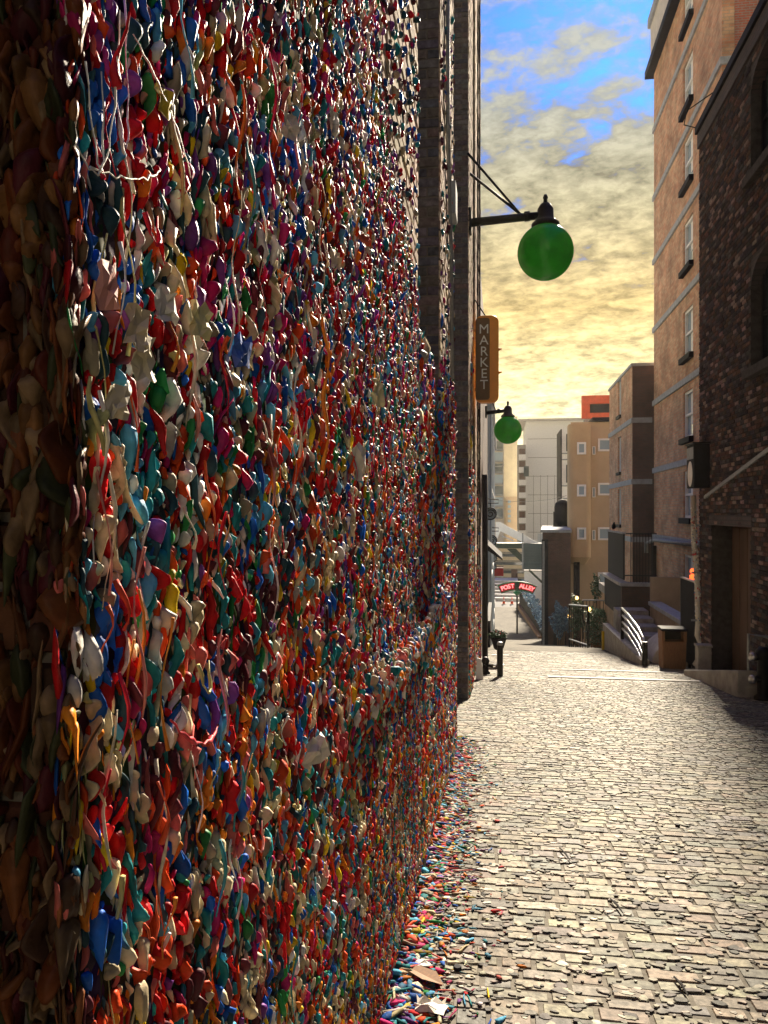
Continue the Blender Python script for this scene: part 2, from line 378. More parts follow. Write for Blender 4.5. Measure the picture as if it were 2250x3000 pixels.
# solid masonry
mk('wall', bx(-7, -.98, -6, 18.6, -4.6, TOP), 'mortar', bld)
GB = -3.2
pier_boxes = [(-6, -.75, G(-6) - .3), (.757, 4.2, GB), (5.83, 7.5, GB), (11.3, 13.0, -3.6), (14.4, 18.6, -4.2)]
for y0, y1, zb in pier_boxes: mk('pier', bx(-.985, WX - .012, y0, y1, zb, TOP - .01), 'mortar', bld)
mk('window_board', bx(-.985, WX - .012, 4.203, 5.1, GB, .86), 'mortar', bld)
mk('window_board', bx(-.985, WX - .012, 5.103, 5.827, GB, LEDGE), 'mortar', bld)
mk('window_board', bx(-.985, WX - .3, -.74, .75, GB, TOP - .02), 'mortar', bld)
mk('cornice', bx(-.98, WX + .18, -6, 18.7, TOP - .5, TOP + .1), 'concrete', bld)
face_grid('gum_layer', .757, 2.6, -2.3, 2.2); face_grid('gum_layer', 2.6, 3.1, -2.3, 1.15); face_grid('gum_layer', 3.1, 4.2, -2.3, .86); face_grid('gum_layer', 4.2, 5.1, -2.4, .86); face_grid('gum_layer', 5.1, 5.83, -2.5, LEDGE + .02)
face_grid('gum_layer', 5.83, 7.5, -2.7, .6)
# bricks that show above and between the gum
br = Pieces(); bt = [(.56, .43, .32), (.48, .36, .27), (.60, .47, .36), (.44, .34, .27), (.62, .50, .37), (.36, .27, .22)]
def brick_field(pc, X, sgn, y0, y1, z0, z1, tones, w=.205, h=.064, j=.011, d=.012, skip=None, rough=.003):
    z = z0; r = 0
    while z + h < z1 + 1e-6:
        y = y0 - ((w + j) / 2 if r % 2 else 0)
        while y < y1 - .03:
            a = max(y, y0); b = min(y + w, y1)
            if b - a > .03 and not (skip and skip((a + b) / 2, z + h / 2)):
                o = (X, (a + b) / 2, z + h / 2)
                pc.add(brick_piece(o, (0, sgn, 0), (0, 0, 1), (sgn, 0, 0), b - a, h, d + random.gauss(0, rough), .005), QB, jit(random.choice(tones), .2))
            y += w + j
        z += h + j; r += 1
def zb_line(Y):                       # upper limit of the gum
    if Y < 2.6: return 2.3
    for (a, za), (b, zb) in zip([(2.6, 1.95), (2.93, 1.5), (3.5, 1.27), (4.2, 1.08), (5.1, 1.0), (5.83, 1.05), (7.5, 1.2), (11, 1.2), (19, 1.2)], [(2.93, 1.5), (3.5, 1.27), (4.2, 1.08), (5.1, 1.0), (5.83, 1.05), (7.5, 1.2), (11, 1.2), (19, 1.2)]):
        if a <= Y <= b: return za + (zb - za) * (Y - a) / (b - a)
    return 1.2
brick_field(br, WX - .012, 1, 2.5, 4.2, .75, 3.3, bt, skip=lambda Y, z: z < zb_line(Y) - .45)
brick_field(br, WX - .012, 1, 5.83, 7.5, .5, 5.6, bt)
brick_field(br, WX - .012, 1, 11.3, 13.0, -3.2, 9.0, bt, h=.072)
brick_field(br, WX - .012, 1, 14.4, 18.6, -3.7, 12.5, bt, w=.42, h=.15)
def jamb_bricks(pc, Y, x0, x1, z0, z1, tones):
    z = z0; r = 0
    while z < z1:
        x = x0 - (.1 if r % 2 else 0)
        while x < x1 - .02:
            a, b = max(x, x0), min(x + .205, x1)
            if b - a > .02: pc.add(brick_piece(((a + b) / 2, Y, z + .032), (1, 0, 0), (0, 0, 1), (0, -1, 0), b - a, .064, .008 + random.gauss(0, .002), .004), QB, jit(random.choice(tones), .2))
            x += .216
        z += .075; r += 1
shaded_tones = [(.15, .14, .16), (.18, .165, .18), (.12, .12, .15), (.17, .14, .14)]  # darker, cooler brick tones paint in the shade of the jambs
jamb_bricks(br, 5.83, -.97, WX - .014, LEDGE, 4.2, shaded_tones)
jamb_bricks(br, 11.3, -.97, WX - .014, -3.1, 7.5, shaded_tones)
jamb_bricks(br, .757, -.71, WX - .012, -.9, .9, [(.07, .030, .02), (.09, .04, .025), (.05, .028, .02)])  # near jamb bricks darkened too, its shade painted into their colour
br.emit('brick', 'brick_pieces', bld, 300)

# ------------------------------------------------------------------ chewing gum
def ico(sub):
    import bmesh
    bm = bmesh.new(); bmesh.ops.create_icosphere(bm, subdivisions=sub, radius=1.0)
    V = np.array([v.co[:] for v in bm.verts]); Fc = np.array([[v.index for v in f.verts] for f in bm.faces]); bm.free(); return V, Fc
ICO = {k: ico(k) for k in (1, 2, 3)}
PAL = [((.62, .012, .018), 18), ((.74, .075, .015), 12), ((.80, .24, .02), 6), ((.72, .17, .15), 7), ((.58, .02, .16), 4), ((.74, .62, .40), 16),
       ((.76, .73, .68), 8), ((.36, .31, .22), 6), ((.02, .28, .32), 9), ((.015, .13, .58), 8), ((.10, .42, .66), 7), ((.03, .30, .08), 4), ((.80, .56, .02), 3),
       ((.22, .06, .32), 2), ((.03, .09, .12), 9), ((.13, .03, .04), 9), ((.45, .46, .20), 3)]
PC = [np.array(p[0]) for p in PAL]; PW = np.array([p[1] for p in PAL], float); PW /= PW.sum()
def wts(ix):
    w = PW.copy()
    for i, k in ix.items(): w[i] *= k
    return w / w.sum()
PW_HI = wts({4: 5, 13: 8, 9: 1.8, 10: 1.5, 6: 1.8, 1: .7, 11: .5, 7: .4}); PW_LO = wts({2: 2.5, 12: 2.2, 5: 1.5, 8: 1.5, 11: 1.5, 1: 1.5, 13: .4})
def gum_shape(sub, kind):
    """unit lump: x out of the wall, y along it, z up"""
    V, Fc = ICO[sub]; V = V.copy()
    a = RNG.normal(0, 1, (4, 3)); ph = RNG.uniform(0, 6.3, 4)
    disp = 1 + sum(.11 * np.sin(V @ a[i] * 1.9 + ph[i]) for i in range(4)); V *= disp[:, None]
    if sub >= 2:
        b4 = RNG.normal(0, 1, (3, 3)); V *= (1 + sum(.022 * np.sin(V @ b4[i] * 4 + ph[i]) for i in range(3)))[:, None]
    z = V[:, 2]
    if kind == 'drip':
        t = np.clip(-z, 0, 1.3); V[:, 0] *= 1 - .62 * t; V[:, 1] *= 1 - .68 * t; V[:, 2] = np.where(z < 0, z * RNG.uniform(1.6, 2.6), z * .8)
    elif kind == 'ridge':
        V[:, 1] *= .55; V[:, 2] *= RNG.uniform(1.1, 1.7); w = RNG.uniform(1.5, 3); V[:, 1] += .35 * np.sin(V[:, 2] * w + ph[0]); V[:, 0] += .25 * np.sin(V[:, 2] * w * .8 + ph[1])
    elif kind == 'wad':
        V[:, 0] *= .75; V[:, 0] += .18 * np.cos(V[:, 1] * 3 + ph[2])
    elif kind == 'fold':
        V[:, 1] *= .8; V[:, 2] *= 1.3; V[:, 0] *= .95 + .3 * np.sin(V[:, 2] * 2.6 + ph[0]) * np.tanh(V[:, 0] * 2)
    elif kind == 'noodle':
        V[:, 1] *= .36; V[:, 0] *= .5; V[:, 2] *= RNG.uniform(2.2, 3.6); V[:, 1] += .34 * np.sin(V[:, 2] * 1.5 + ph[0]); V[:, 0] += .3 * np.sin(V[:, 2] * 1.2 + ph[1])
    return V, Fc
def rot2(V, i, j, a):
    c, s = math.cos(a), math.sin(a); p, q = V[:, i].copy(), V[:, j].copy(); V[:, i] = c * p - s * q; V[:, j] = s * p + c * q
KINDS = ['drip', 'ridge', 'wad', 'fold', 'noodle']; KW = [.28, .27, .13, .08, .24]
gum = Pieces(); cur_hue = {}
def gum_at(o, t, n, size, sub, colour=None, kind=None):
    kind = kind or KINDS[RNG.choice(5, p=KW)]
    V, Fc = gum_shape(sub, kind)
    V *= size * np.array([RNG.uniform(.6, 1.4), RNG.uniform(.40, .85), RNG.uniform(.85, 1.7)])
    rot2(V, 1, 2, RNG.normal(0, .22)); rot2(V, 0, 1, RNG.normal(0, .3)); rot2(V, 0, 2, RNG.normal(0, .2))
    if colour is None:
        w = PW; q = RNG.random()
        if n[0] > .5 and q < .72: w = PW_HI if o[2] > .12 * o[1] else (PW_LO if o[2] < -.3 * o[1] else PW)
        key = (int(o[1] / .06), int(o[2] / .10))
        if key not in cur_hue: cur_hue[key] = PC[RNG.choice(len(PC), p=w)]
        c = cur_hue[key] if RNG.random() < .42 else PC[RNG.choice(len(PC), p=w)]
    else: c = colour
    c = np.clip(c * RNG.uniform(.5, 1.25), 0, .88)
    W = np.array(o) + V[:, :1] * np.array(n) + V[:, 1:2] * np.array(t) + V[:, 2:] * np.array((0, 0, 1.))
    gum.add(W, Fc, c)
def gum_field(y0, y1, z0, z1, cell, sub, smin, smax, dens=1.0, zfun=None, fr=.74):
    Y = y0
    while Y < y1:
        z = z0
        while z < z1:
            yy = Y + RNG.uniform(0, cell); zz = z + RNG.uniform(0, cell)
            z += cell
            if zz < G(yy) + .0 or abs(zz) > fr * yy + .12 or yy > y1: continue
            p = dens
            if zfun: p *= 1 - sstep(zfun(yy) - .25, zfun(yy) + .25, zz) * .985
            if RNG.random() > p: continue
            sb = sub if not callable(sub) else sub(yy)
            low = 1 - .28 * sstep(-.3, -1.6, zz)
            size = smin + (smax - smin) * RNG.random() ** 1.8
            gum_at((WX + bulge(yy, zz) + size * .18, yy, zz), (0, 1, 0), (1, 0, 0), size * low, sb)
        Y += cell
gum_field(.765, 4.2, -2.1, 2.6, .0182, lambda Y: 3 if Y < .93 else (2 if Y < 2.4 else 1), .0052, .0150, 1.0, zb_line)
gum_field(4.2, 5.1, -2.2, .95, .032, 1, .014, .028); gum_field(5.1, 5.83, -2.3, LEDGE + .05, .034, 1, .015, .028)
gum_field(5.83, 7.5, -2.4, 3.6, .033, 1, .013, .026, 1.0, lambda Y: 1.05)
gum_field(11.3, 13.0, -2.9, 3.2, .055, 1, .018, .034, .9, lambda Y: .6)
gum_field(14.4, 18.4, -3.5, 1.0, .085, 1, .02, .04, .7, lambda Y: -1.2)
# sparse wads higher up on the bare brick, and the fat row along the ledge
for k in range(220):
    Y = RNG.uniform(2.8, 4.18); z = RNG.uniform(1.0, 2.8); gum_at((WX + .004, Y, z), (0, 1, 0), (1, 0, 0), RNG.uniform(.008, .02), 2, PC[RNG.choice([14, 15, 8, 9, 7, 13, 0])], 'wad')
for k in range(200):
    Y = RNG.uniform(5.85, 7.48); z = RNG.uniform(.9, 4.6); gum_at((WX + .004, Y, z), (0, 1, 0), (1, 0, 0), RNG.uniform(.01, .025), 1, PC[RNG.choice([14, 15, 8, 7, 13])], 'wad')
for k in range(900):
    Y = RNG.uniform(2.25, 5.7); gum_at((WX + bulge(Y, LEDGE) + .012, Y, LEDGE + RNG.normal(.01, .025)), (0, 1, 0), (1, 0, 0), RNG.uniform(.009, .019), 2, PC[RNG.choice([0, 1, 3, 5, 5, 6, 6, 6, 10, 9, 2, 8])], 'drip')
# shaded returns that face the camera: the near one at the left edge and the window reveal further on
SHADED_GUM = [(.20, .055, .015), (.26, .09, .03), (.14, .03, .015), (.30, .14, .05), (.10, .05, .03), (.08, .09, .04), (.34, .22, .12), (.12, .02, .03)]
SHADED_GUM = [tuple(c * .62 for c in r) for r in SHADED_GUM]  # browns darkened: the shade of the near return is put into the gum colour
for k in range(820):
    x = WX - RNG.uniform(0, .17); z = RNG.uniform(-.72, .72); gum_at((x, .745, z), (1, 0, 0), (0, -1, 0), RNG.uniform(.007, .019), 3 if k % 2 else 2, np.array(SHADED_GUM[RNG.integers(8)]))
for k in range(260):
    z = RNG.uniform(LEDGE, .9); gum_at((RNG.uniform(-.62, WX), 5.82, z), (1, 0, 0), (0, -1, 0), RNG.uniform(.014, .03), 1)
for k in range(150):                    # top edge of the boarded window
    Y = RNG.uniform(4.2, 5.1); gum_at((RNG.uniform(-.6, WX + .02), Y, .87 + RNG.uniform(-.03, .03)), (0, 1, 0), (1, 0, 0), RNG.uniform(.02, .04), 1)
for k in range(420):
    gum_at((WX - RNG.uniform(-.005, .02), .752 + RNG.uniform(-.01, .015), RNG.uniform(-.75, .75)), (0, 1, 0), (.7, -.7, 0), RNG.uniform(.007, .017), 2, np.array(SHADED_GUM[RNG.integers(8)]) * 1.3 if k % 2 else None)
for Yc in (4.2, 5.1, 5.83, 7.5):          # lumps creeping round the corners
    for k in range(150):
        z = RNG.uniform(-2.2, 1.0)
        if (Yc == 4.2 and z < .86) or (Yc == 5.1 and (z < LEDGE or z > .86)): continue
        if Yc == 5.83 and z < LEDGE: continue
        gum_at((WX - .005, Yc, z), (0, 1, 0), (1, 0, 0), RNG.uniform(.012, .026), 1)
gum.emit('gum_wad', 'gum', bld, 300, True, 'gum_wads')

# strands of stretched gum, loops and ribbons hanging on the wall
def strand(pts, r0, r1, col, name='gum_strand', sides=6):
    n = len(pts); ph = random.uniform(0, 6); rs = [(r0 + (r1 - r0) * (i / (n - 1))) * (.62 + .38 * math.sin(i * .9 + ph) + random.uniform(-.15, .25)) for i in range(n)]
    mb = MB().tube(pts, [max(.0008, r) for r in rs], sides)
    V = np.array(mb.v); c = V.mean(0); me = bpy.data.meshes.new(name)
    me.from_pydata((V - c).tolist(), [], mb.f); me.polygons.foreach_set('use_smooth', [True] * len(me.polygons)); me.update()
    ca = me.color_attributes.new('col', 'FLOAT_COLOR', 'POINT'); ca.data.foreach_set('color', np.tile((*col, 1.0), len(V)).astype(np.float32))
    return link(name, me, 'gum', bld, tuple(c - np.array(base_of(bld))))
def hang(Y, z, ln, r0, r1, col, out=.03, sway=.012):
    n = max(5, int(ln / .025)); ph = random.uniform(0, 6)
    pts = [(WX + out + .008 * math.sin(i * .9 + ph), Y + sway * math.sin(i * .55 + ph) * (i / n), z - ln * i / n) for i in range(n + 1)]
    return strand(pts, r0, r1, col)
SCOL = [(.60, .02, .05), (.66, .10, .03), (.74, .68, .52), (.70, .25, .04), (.74, .70, .68), (.65, .25, .22), (.05, .30, .36), (.55, .5, .2)]
def wallpt(x, y): return PX(x, y, WX + .022)
for x, y, y2, col, r in ((785, 150, 545, (.62, .02, .08), .0045), (690, 250, 590, (.68, .17, .03), .004), (865, 210, 520, (.7, .2, .22), .0035), (530, 0, 280, (.10, .40, .55), .0040),
                         (340, 40, 270, (.60, .02, .03), .0055), (945, 930, 1380, (.72, .26, .03), .0065), (1125, 1290, 1500, (.60, .03, .03), .004), (680, 560, 970, (.72, .62, .40), .002), (862, 1080, 1340, (.74, .68, .5), .003),
                         (1190, 1060, 1180, (.6, .04, .03), .004), (935, 520, 900, (.7, .6, .4), .0015), (335, 1700, 1850, (.62, .06, .03), .005), (455, 2290, 2480, (.62, .08, .03), .0045), (970, 800, 930, (.62, .04, .03), .005)):
    a = wallpt(x, y); b = wallpt(x, y2); hang(a.y, a.z, a.z - b.z, r * .7, r, col)
for k in range(150):
    Y = .76 + 3.2 * random.random() ** 1.5; z = random.uniform(-.6 * Y, .66 * Y)
    if z < G(Y) + .3 or z > zb_line(Y): continue
    hang(Y, z, random.uniform(.05, .22), random.uniform(.0015, .004), random.uniform(.001, .0035), random.choice(SCOL), random.uniform(.010, .022), random.uniform(.004, .02))
def loop(a, b, sag, r, col, n=16):
    a, b = Vector(a), Vector(b); pts = []
    for i in range(n + 1):
        t = i / n; p = a.lerp(b, t); p.z -= sag * (1 - (2 * t - 1) ** 2); p.x += .008 * math.sin(t * math.pi); p.y += .0025 * math.sin(i * 1.9); p.z += .002 * math.sin(i * 2.7); pts.append(p)
    return strand(pts, r, r * .9, col)
loop(wallpt(350, 30), wallpt(225, 420), .09, .0014, (.74, .72, .66)); loop(wallpt(365, 0), wallpt(345, 300), .10, .0012, (.60, .45, .65)); loop(wallpt(250, 180), wallpt(300, 210), .11, .0013, (.74, .74, .72))
loop(wallpt(265, 490), wallpt(470, 500), .012, .0016, (.7, .68, .6)); loop(wallpt(500, 2110), wallpt(640, 2120), .03, .004, (.62, .06, .08)); loop(wallpt(390, 100), wallpt(560, 520), .0, .0013, (.74, .70, .66))
for k in range(26):
    Y = .78 + 1.6 * random.random(); z = random.uniform(-.6 * Y, .6 * Y)
    loop((WX + .03, Y, z), (WX + .03, Y + random.uniform(.012, .05), z + random.uniform(-.01, .02)), random.uniform(.015, .05), random.uniform(.0018, .004), random.choice(SCOL), 10)
# scraps of paper and wrappers pressed into the gum
def crumple(c, t, n, w, h, col, seed, name='paper_scrap', parent=None, m='paper', up=(0, 0, 1), amp=.3):
    rg = np.random.default_rng(seed); g = 5; V = []
    for i in range(g):
        for j in range(g):
            u, v = (i / (g - 1) - .5) * w, (j / (g - 1) - .5) * h; k = rg.normal(0, amp * w * .35)
            V.append(np.array(c) + np.array(t) * (u + rg.normal(0, w * .07)) + np.array(up) * (v + rg.normal(0, h * .07)) + np.array(n) * (abs(k)))
    V = np.array(V); W = np.concatenate([V, V - np.array(n) * .0012]); q = []
    for i in range(g - 1):
        for j in range(g - 1):
            a = i * g + j; q.append((a, a + g, a + g + 1, a + 1)); q.append(tuple(x + g * g for x in (a + 1, a + g + 1, a + g, a)))
    cc = W.mean(0); org = np.array(base_of(parent)) if parent else np.zeros(3)
    return link(name, np_mesh(name, W - cc, np.array(q), np.array(col), False, 4), m, parent, tuple(cc - org))
for i, (x, y, w, h, col) in enumerate(((300, 840, .030, .055, (.75, .35, .30)), (390, 960, .036, .05, (.72, .62, .42)), (405, 1050, .038, .052, (.74, .66, .46)), (475, 900, .036, .04, (.70, .68, .60)), (575, 940, .04, .045, (.68, .66, .35)),
        (700, 1030, .05, .05, (.05, .14, .5)), (1060, 700, .07, .03, (.6, .12, .06)), (840, 370, .05, .05, (.74, .70, .62)), (970, 360, .05, .06, (.74, .7, .6)), (1045, 1360, .07, .10, (.74, .72, .64)),
        (915, 2200, .09, .06, (.74, .70, .60)), (1000, 2170, .05, .05, (.6, .05, .07)), (1100, 1150, .08, .09, (.72, .7, .4)), (470, 300, .03, .035, (.74, .55, .05)), (975, 760, .05, .05, (.74, .6, .42)), (330, 1180, .03, .035, (.7, .62, .45)))):
    p = wallpt(x, y); crumple(p + Vector((.004, 0, 0)), (.3, .95, 0), (.95, -.3, 0), w, h, col, 100 + i, 'paper_scrap', bld)
for i in range(22):                    # flyers and scraps on the further piers
    Y = random.choice((random.uniform(5.9, 7.4), random.uniform(11.4, 12.9), random.uniform(14.5, 17))); z = random.uniform(-2.0, .6)
    crumple((WX + .03, Y, z), (0, 1, 0), (1, 0, 0), random.uniform(.06, .13), random.uniform(.06, .16), random.choice(((.74, .72, .68), (.2, .4, .6), (.7, .3, .25), (.72, .6, .45))), 200 + i, 'paper_scrap', bld)
# drainpipes in the recesses of the left wall
mk('downpipe', tb([(WX + .022, 6.35, 7), (WX + .022, 6.35, 3.2), (WX + .022, 6.8, 2.3), (WX + .022, 6.95, 1.2)], .018, 10), 'grey_metal', bld, smooth=True)
mk('junction_box', bx(WX, WX + .05, 7.0, 7.3, 2.72, 3.02), 'grey_metal', bld, bev=.01)
mk('downpipe', tb([(WX + .1, 18.66, .9), (WX + .1, 18.66, -3.6)], .07, 10), 'black_metal', bld, smooth=True)
mk('conduit', tb([(WX + .01, 15.6, 12), (WX + .01, 15.6, -2.5)], .02, 8), 'soot', bld, smooth=True)
mk('conduit', tb([(WX + .01, 17.0, 12), (WX + .01, 17.0, -2.5)], .025, 8), 'soot', bld, smooth=True)

# ------------------------------------------------------------------ globe lamps on the left wall
def mat_globe():
    m, nt, b = nodes('green_globe'); N = nt.nodes.new; L = nt.links.new
    n = N('ShaderNodeTexNoise'); n.inputs['Scale'].default_value = 5; n.inputs['Detail'].default_value = 6; tc = N('ShaderNodeTexCoord'); L(tc.outputs['Object'], n.inputs['Vector'])
    cr = N('ShaderNodeValToRGB'); L(n.outputs[0], cr.inputs[0]); cr.color_ramp.elements[0].position = .35; cr.color_ramp.elements[0].color = (.006, .16, .010, 1); cr.color_ramp.elements[1].position = .75; cr.color_ramp.elements[1].color = (.02, .42, .02, 1)
    L(cr.outputs[0], b.inputs['Base Color']); b.inputs['Roughness'].default_value = .22; b.inputs['Specular IOR Level'].default_value = .55
    tr = N('ShaderNodeBsdfTranslucent'); tr.inputs[0].default_value = (.04, .62, .03, 1); mx = N('ShaderNodeMixShader'); mx.inputs[0].default_value = .30; L(b.outputs[0], mx.inputs[1]); L(tr.outputs[0], mx.inputs[2]); L(mx.outputs[0], nt.nodes['Material Output'].inputs['Surface'])
mat_globe()
def globe_lamp(Y, gx, gz, r, armz, wallx, label):
    t = thing('globe_lamp', (wallx, Y, armz), label, 'wall lamp', 'green globe lamps on the left wall')
    prof = [(r * math.cos(a), gz + r * math.sin(a)) for a in np.linspace(-math.pi / 2 + .02, math.pi / 2 - .28, 22)]
    mk('globe', MB().lathe((gx, Y, 0), prof, 36), 'green_globe', t, smooth=True)
    k = r / .4
    cap = mk('cap', MB().lathe((gx, Y, gz + r * .93), [(.20 * k, 0), (.20 * k, .04 * k), (.165 * k, .07 * k), (.12 * k, .12 * k), (.115 * k, .25 * k), (.075 * k, .32 * k), (.03 * k, .34 * k)], 20), 'black_metal', t, smooth=True)
    mk('finial', MB().lathe((gx, Y, gz + r * .93 + .34 * k), [(.035 * k, -.02), (.028 * k, .05 * k), (.04 * k, .07 * k), (.022 * k, .12 * k)], 12), 'black_metal', cap, smooth=True)
    mk('arm', tb([(wallx, Y, armz - .05), (gx - .1 * k, Y, armz)], [.062 * k, .056 * k], 12), 'black_metal', t, smooth=True)
    mk('collar', tb([(gx - .3 * k, Y, armz - .005), (gx - .22 * k, Y, armz)], .072 * k, 12), 'black_metal', t, smooth=True)
    mk('wall_plate', bx(wallx - .02, wallx + .035, Y - .12, Y + .12, armz - .2, armz + .14), 'black_metal', t, bev=.01)
    mk('brace', tb([(gx - .36 * k, Y, armz + .04), (wallx, Y + .25, armz + .78 * k)], .02 * k, 8), 'black_metal', t, smooth=True)
    mk('brace', tb([(gx - .36 * k, Y, armz + .04), (wallx, Y - .55 * k, armz + .72 * k)], .017 * k, 8), 'black_metal', t, smooth=True)
c1 = P(1598, 739, 11.45); globe_lamp(11.45, c1.x, c1.z, .405, P(1500, 636, 11.45).z, WX, 'large green globe lamp hanging nearest, on a black arm against the sky')
c2 = P(1488, 1260, 23.0); globe_lamp(23.0, c2.x, c2.z, .41, P(1440, 1204, 23.0).z, -.40, 'smaller looking green globe lamp further down the alley, below the orange blade sign')

# ------------------------------------------------------------------ MARKET blade sign
sg = thing('blade_sign', (-.2, 14, 2.0), 'orange and brown vertical blade sign with the letters MARKET', 'sign')
a = P(1392, 1180, 14); b = P(1461, 922, 14); sx0, sx1, sz0, sz1 = a.x, b.x, a.z, b.z
mat('sign_orange', (.85, .30, .02), .35, var=.12, scale=4); mat('sign_brown', (.16, .08, .03), .5, var=.25, scale=4)  # bright orange paints the sun's glow, brown the half outside it
def rrect(x0, x1, z0, z1, r, Y, n=6, left=True):
    pts = []
    for cx, cz, a0 in ((x1 - r, z1 - r, 0), (x0 + r, z1 - r, 90), (x0 + r, z0 + r, 180), (x1 - r, z0 + r, 270)):
        if not left and cx < (x0 + x1) / 2:
            pts.append((x0, Y, z1 if cz > (z0 + z1) / 2 else z0)); continue
        for i in range(n + 1):
            q = R(a0 + 90 * i / n); pts.append((cx + r * math.cos(q), Y, cz + r * math.sin(q)))
    return pts
mk('cabinet', MB().prism(rrect(sx0, sx1, sz0, sz1, .13, 14.0), (0, .16, 0)), 'sign_orange', sg, bev=.015)
mk('letter_panel', MB().prism(rrect(sx0 + .01, sx0 + .26, sz0 + .05, sz1 - .05, .05, 13.985), (0, .018, 0)), 'sign_brown', sg)
lx = P(1418, 1000, 14).x
for i, ch in enumerate('MARKET'):
    z = P(1418, 966 + i * 32.5, 14).z; mk('letter', text_mb(ch, .24, .006, (lx, 13.975, z), (1, 0, 0), (0, 0, 1)), 'white_paint', sg)
for z in (sz0 + .25, sz1 - .25): mk('bracket', tb([(WX, 14.08, z), (sx0 + .05, 14.08, z)], .025, 8), 'black_metal', sg)
mk('stay', tb([(sx0 + .2, 14.08, sz1 - .02), (WX, 14.25, sz1 + .35)], .012, 6), 'black_metal', sg)
for i in range(2):
    z = P(1461, 1085 + 46 * i, 14).z if False else sz0 + .55 + .42 * i; mk('lamp_holder', tb([(sx1 - .01, 14.08, z), (sx1 + .055, 14.08, z + .01)], [.03, .012], 8), 'sign_orange', sg)

# ------------------------------------------------------------------ right: dark brick building
DX = 4.2; DEND = 17.1; DTOP = PX(2050, 391, DX).z
dk = thing('dark_brick_building', (6.5, 8, G(8)), 'dark sooty brick building on the right with arched windows and a tall doorway', 'building')
holes = []                             # (y0, y1, z0, z1)
OP = (13.75, 16.2, -3.6, -.26); W1 = (12.15, 13.75, 5.65, 7.5); W2 = (12.15, 13.75, 2.4, 4.25); W3 = (8.6, 10.2, 5.65, 7.5); W4 = (8.6, 10.2, 2.4, 4.25)
holes = [OP, W1, W2, W3, W4]
def wall_with_holes(X0, X1, y0, y1, z0, z1, hs):
    mb = MB(); ycut = sorted({y0, y1, *[h[0] for h in hs], *[h[1] for h in hs]})
    for a, b in zip(ycut, ycut[1:]):
        cz = z0
        for h in sorted([h for h in hs if h[0] <= a + 1e-6 and h[1] >= b - 1e-6], key=lambda h: h[2]):
            if h[2] > cz: mb.box(X0, X1, a, b, cz, h[2])
            cz = max(cz, h[3])
        if cz < z1: mb.box(X0, X1, a, b, cz, z1)
    return mb
mat_brick('dark_brick', (.075, .05, .05), (.05, .042, .05), (.035, .034, .036))
mk('wall', wall_with_holes(DX, DX + .45, -6, DEND, -4.4, DTOP, holes), 'dark_mortar', dk)
mk('wall', bx(DX + .46, 11, -6, DEND - .01, -4.4, DTOP - .02), 'soot', dk)
mk('coping', bx(DX - .09, DX + .5, -6, DEND + .06, DTOP, DTOP + .16), 'black_paint', dk, bev=.01)
mk('cornice', bx(DX - .045, DX + .1, -6, DEND + .03, DTOP - .32, DTOP - .02), 'dark_brick', dk)
db = Pieces(); dt = [(.078, .060, .060), (.056, .050, .058), (.10, .066, .06), (.05, .048, .058), (.13, .082, .072), (.07, .064, .072), (.10, .094, .10), (.24, .18, .17)]
def arch_skip(Y, z):
    for (a, b, c, d) in holes:
        if a - .02 < Y < b + .02 and c - .02 < z < d + .02: return True
    return False
brick_field(db, DX, -1, 10.2, DEND, -3.4, DTOP - .34, dt, h=.066, j=.011, d=.012, skip=arch_skip, rough=.004)
db.emit('brick', 'brick_pieces', dk, 300)
def arched_window(y0, y1, z0, z1, parent):
    r = (y1 - y0) / 2; yc = (y0 + y1) / 2; zs = z1 - r * .55
    w = mk('window', bx(DX + .22, DX + .27, y0, y1, z0, z1), 'glass', parent)
    # brick spandrels that turn the square hole into an arch
    for s in (-1, 1):
        poly = [(DX + .004, yc + s * r, zs)] + [(DX + .004, yc + s * r * math.cos(q), zs + (z1 - zs) * math.sin(q)) for q in np.linspace(.15, math.pi / 2, 8)] + [(DX + .004, yc + s * r, z1)]
        mk('arch_spandrel', MB().prism(poly, (.2, 0, 0)), 'dark_brick', w)
    fr = MB().box(DX + .17, DX + .22, y0, y0 + .07, z0, z1).box(DX + .17, DX + .22, y1 - .07, y1, z0, z1).box(DX + .171, DX + .219, y0 + .07, y1 - .07, z0, z0 + .07).box(DX + .171, DX + .219, yc - .03, yc + .03, z0 + .07, z1).box(DX + .172, DX + .218, y0 + .07, yc - .03, (z0 + z1) / 2 - .03, (z0 + z1) / 2 + .03).box(DX + .172, DX + .218, yc + .03, y1 - .07, (z0 + z1) / 2 - .03, (z0 + z1) / 2 + .03)
    mk('frame', fr, 'black_paint', w)
    mk('sill', bx(DX - .12, DX + .16, y0 - .1, y1 + .1, z0 - .16, z0), 'dark_mortar', w, bev=.01)
for h in holes[1:]: arched_window(*h, dk)
dr = mk('doorway', bx(DX + .41, DX + .459, OP[0], OP[1], -3.6, OP[3]), 'brown_door', dk)
for i in range(5):
    ya = OP[0] + .04 + i * .48; mk('door_board', bx(DX + .385, DX + .409, ya, ya + .45, -3.5, OP[3] - .05), 'brown_door', dr, bev=.006)
mk('lintel', bx(DX - .02, DX + .3, OP[0] - .1, OP[1] + .1, OP[3], OP[3] + .2), 'dark_brick', dk, bev=.01)
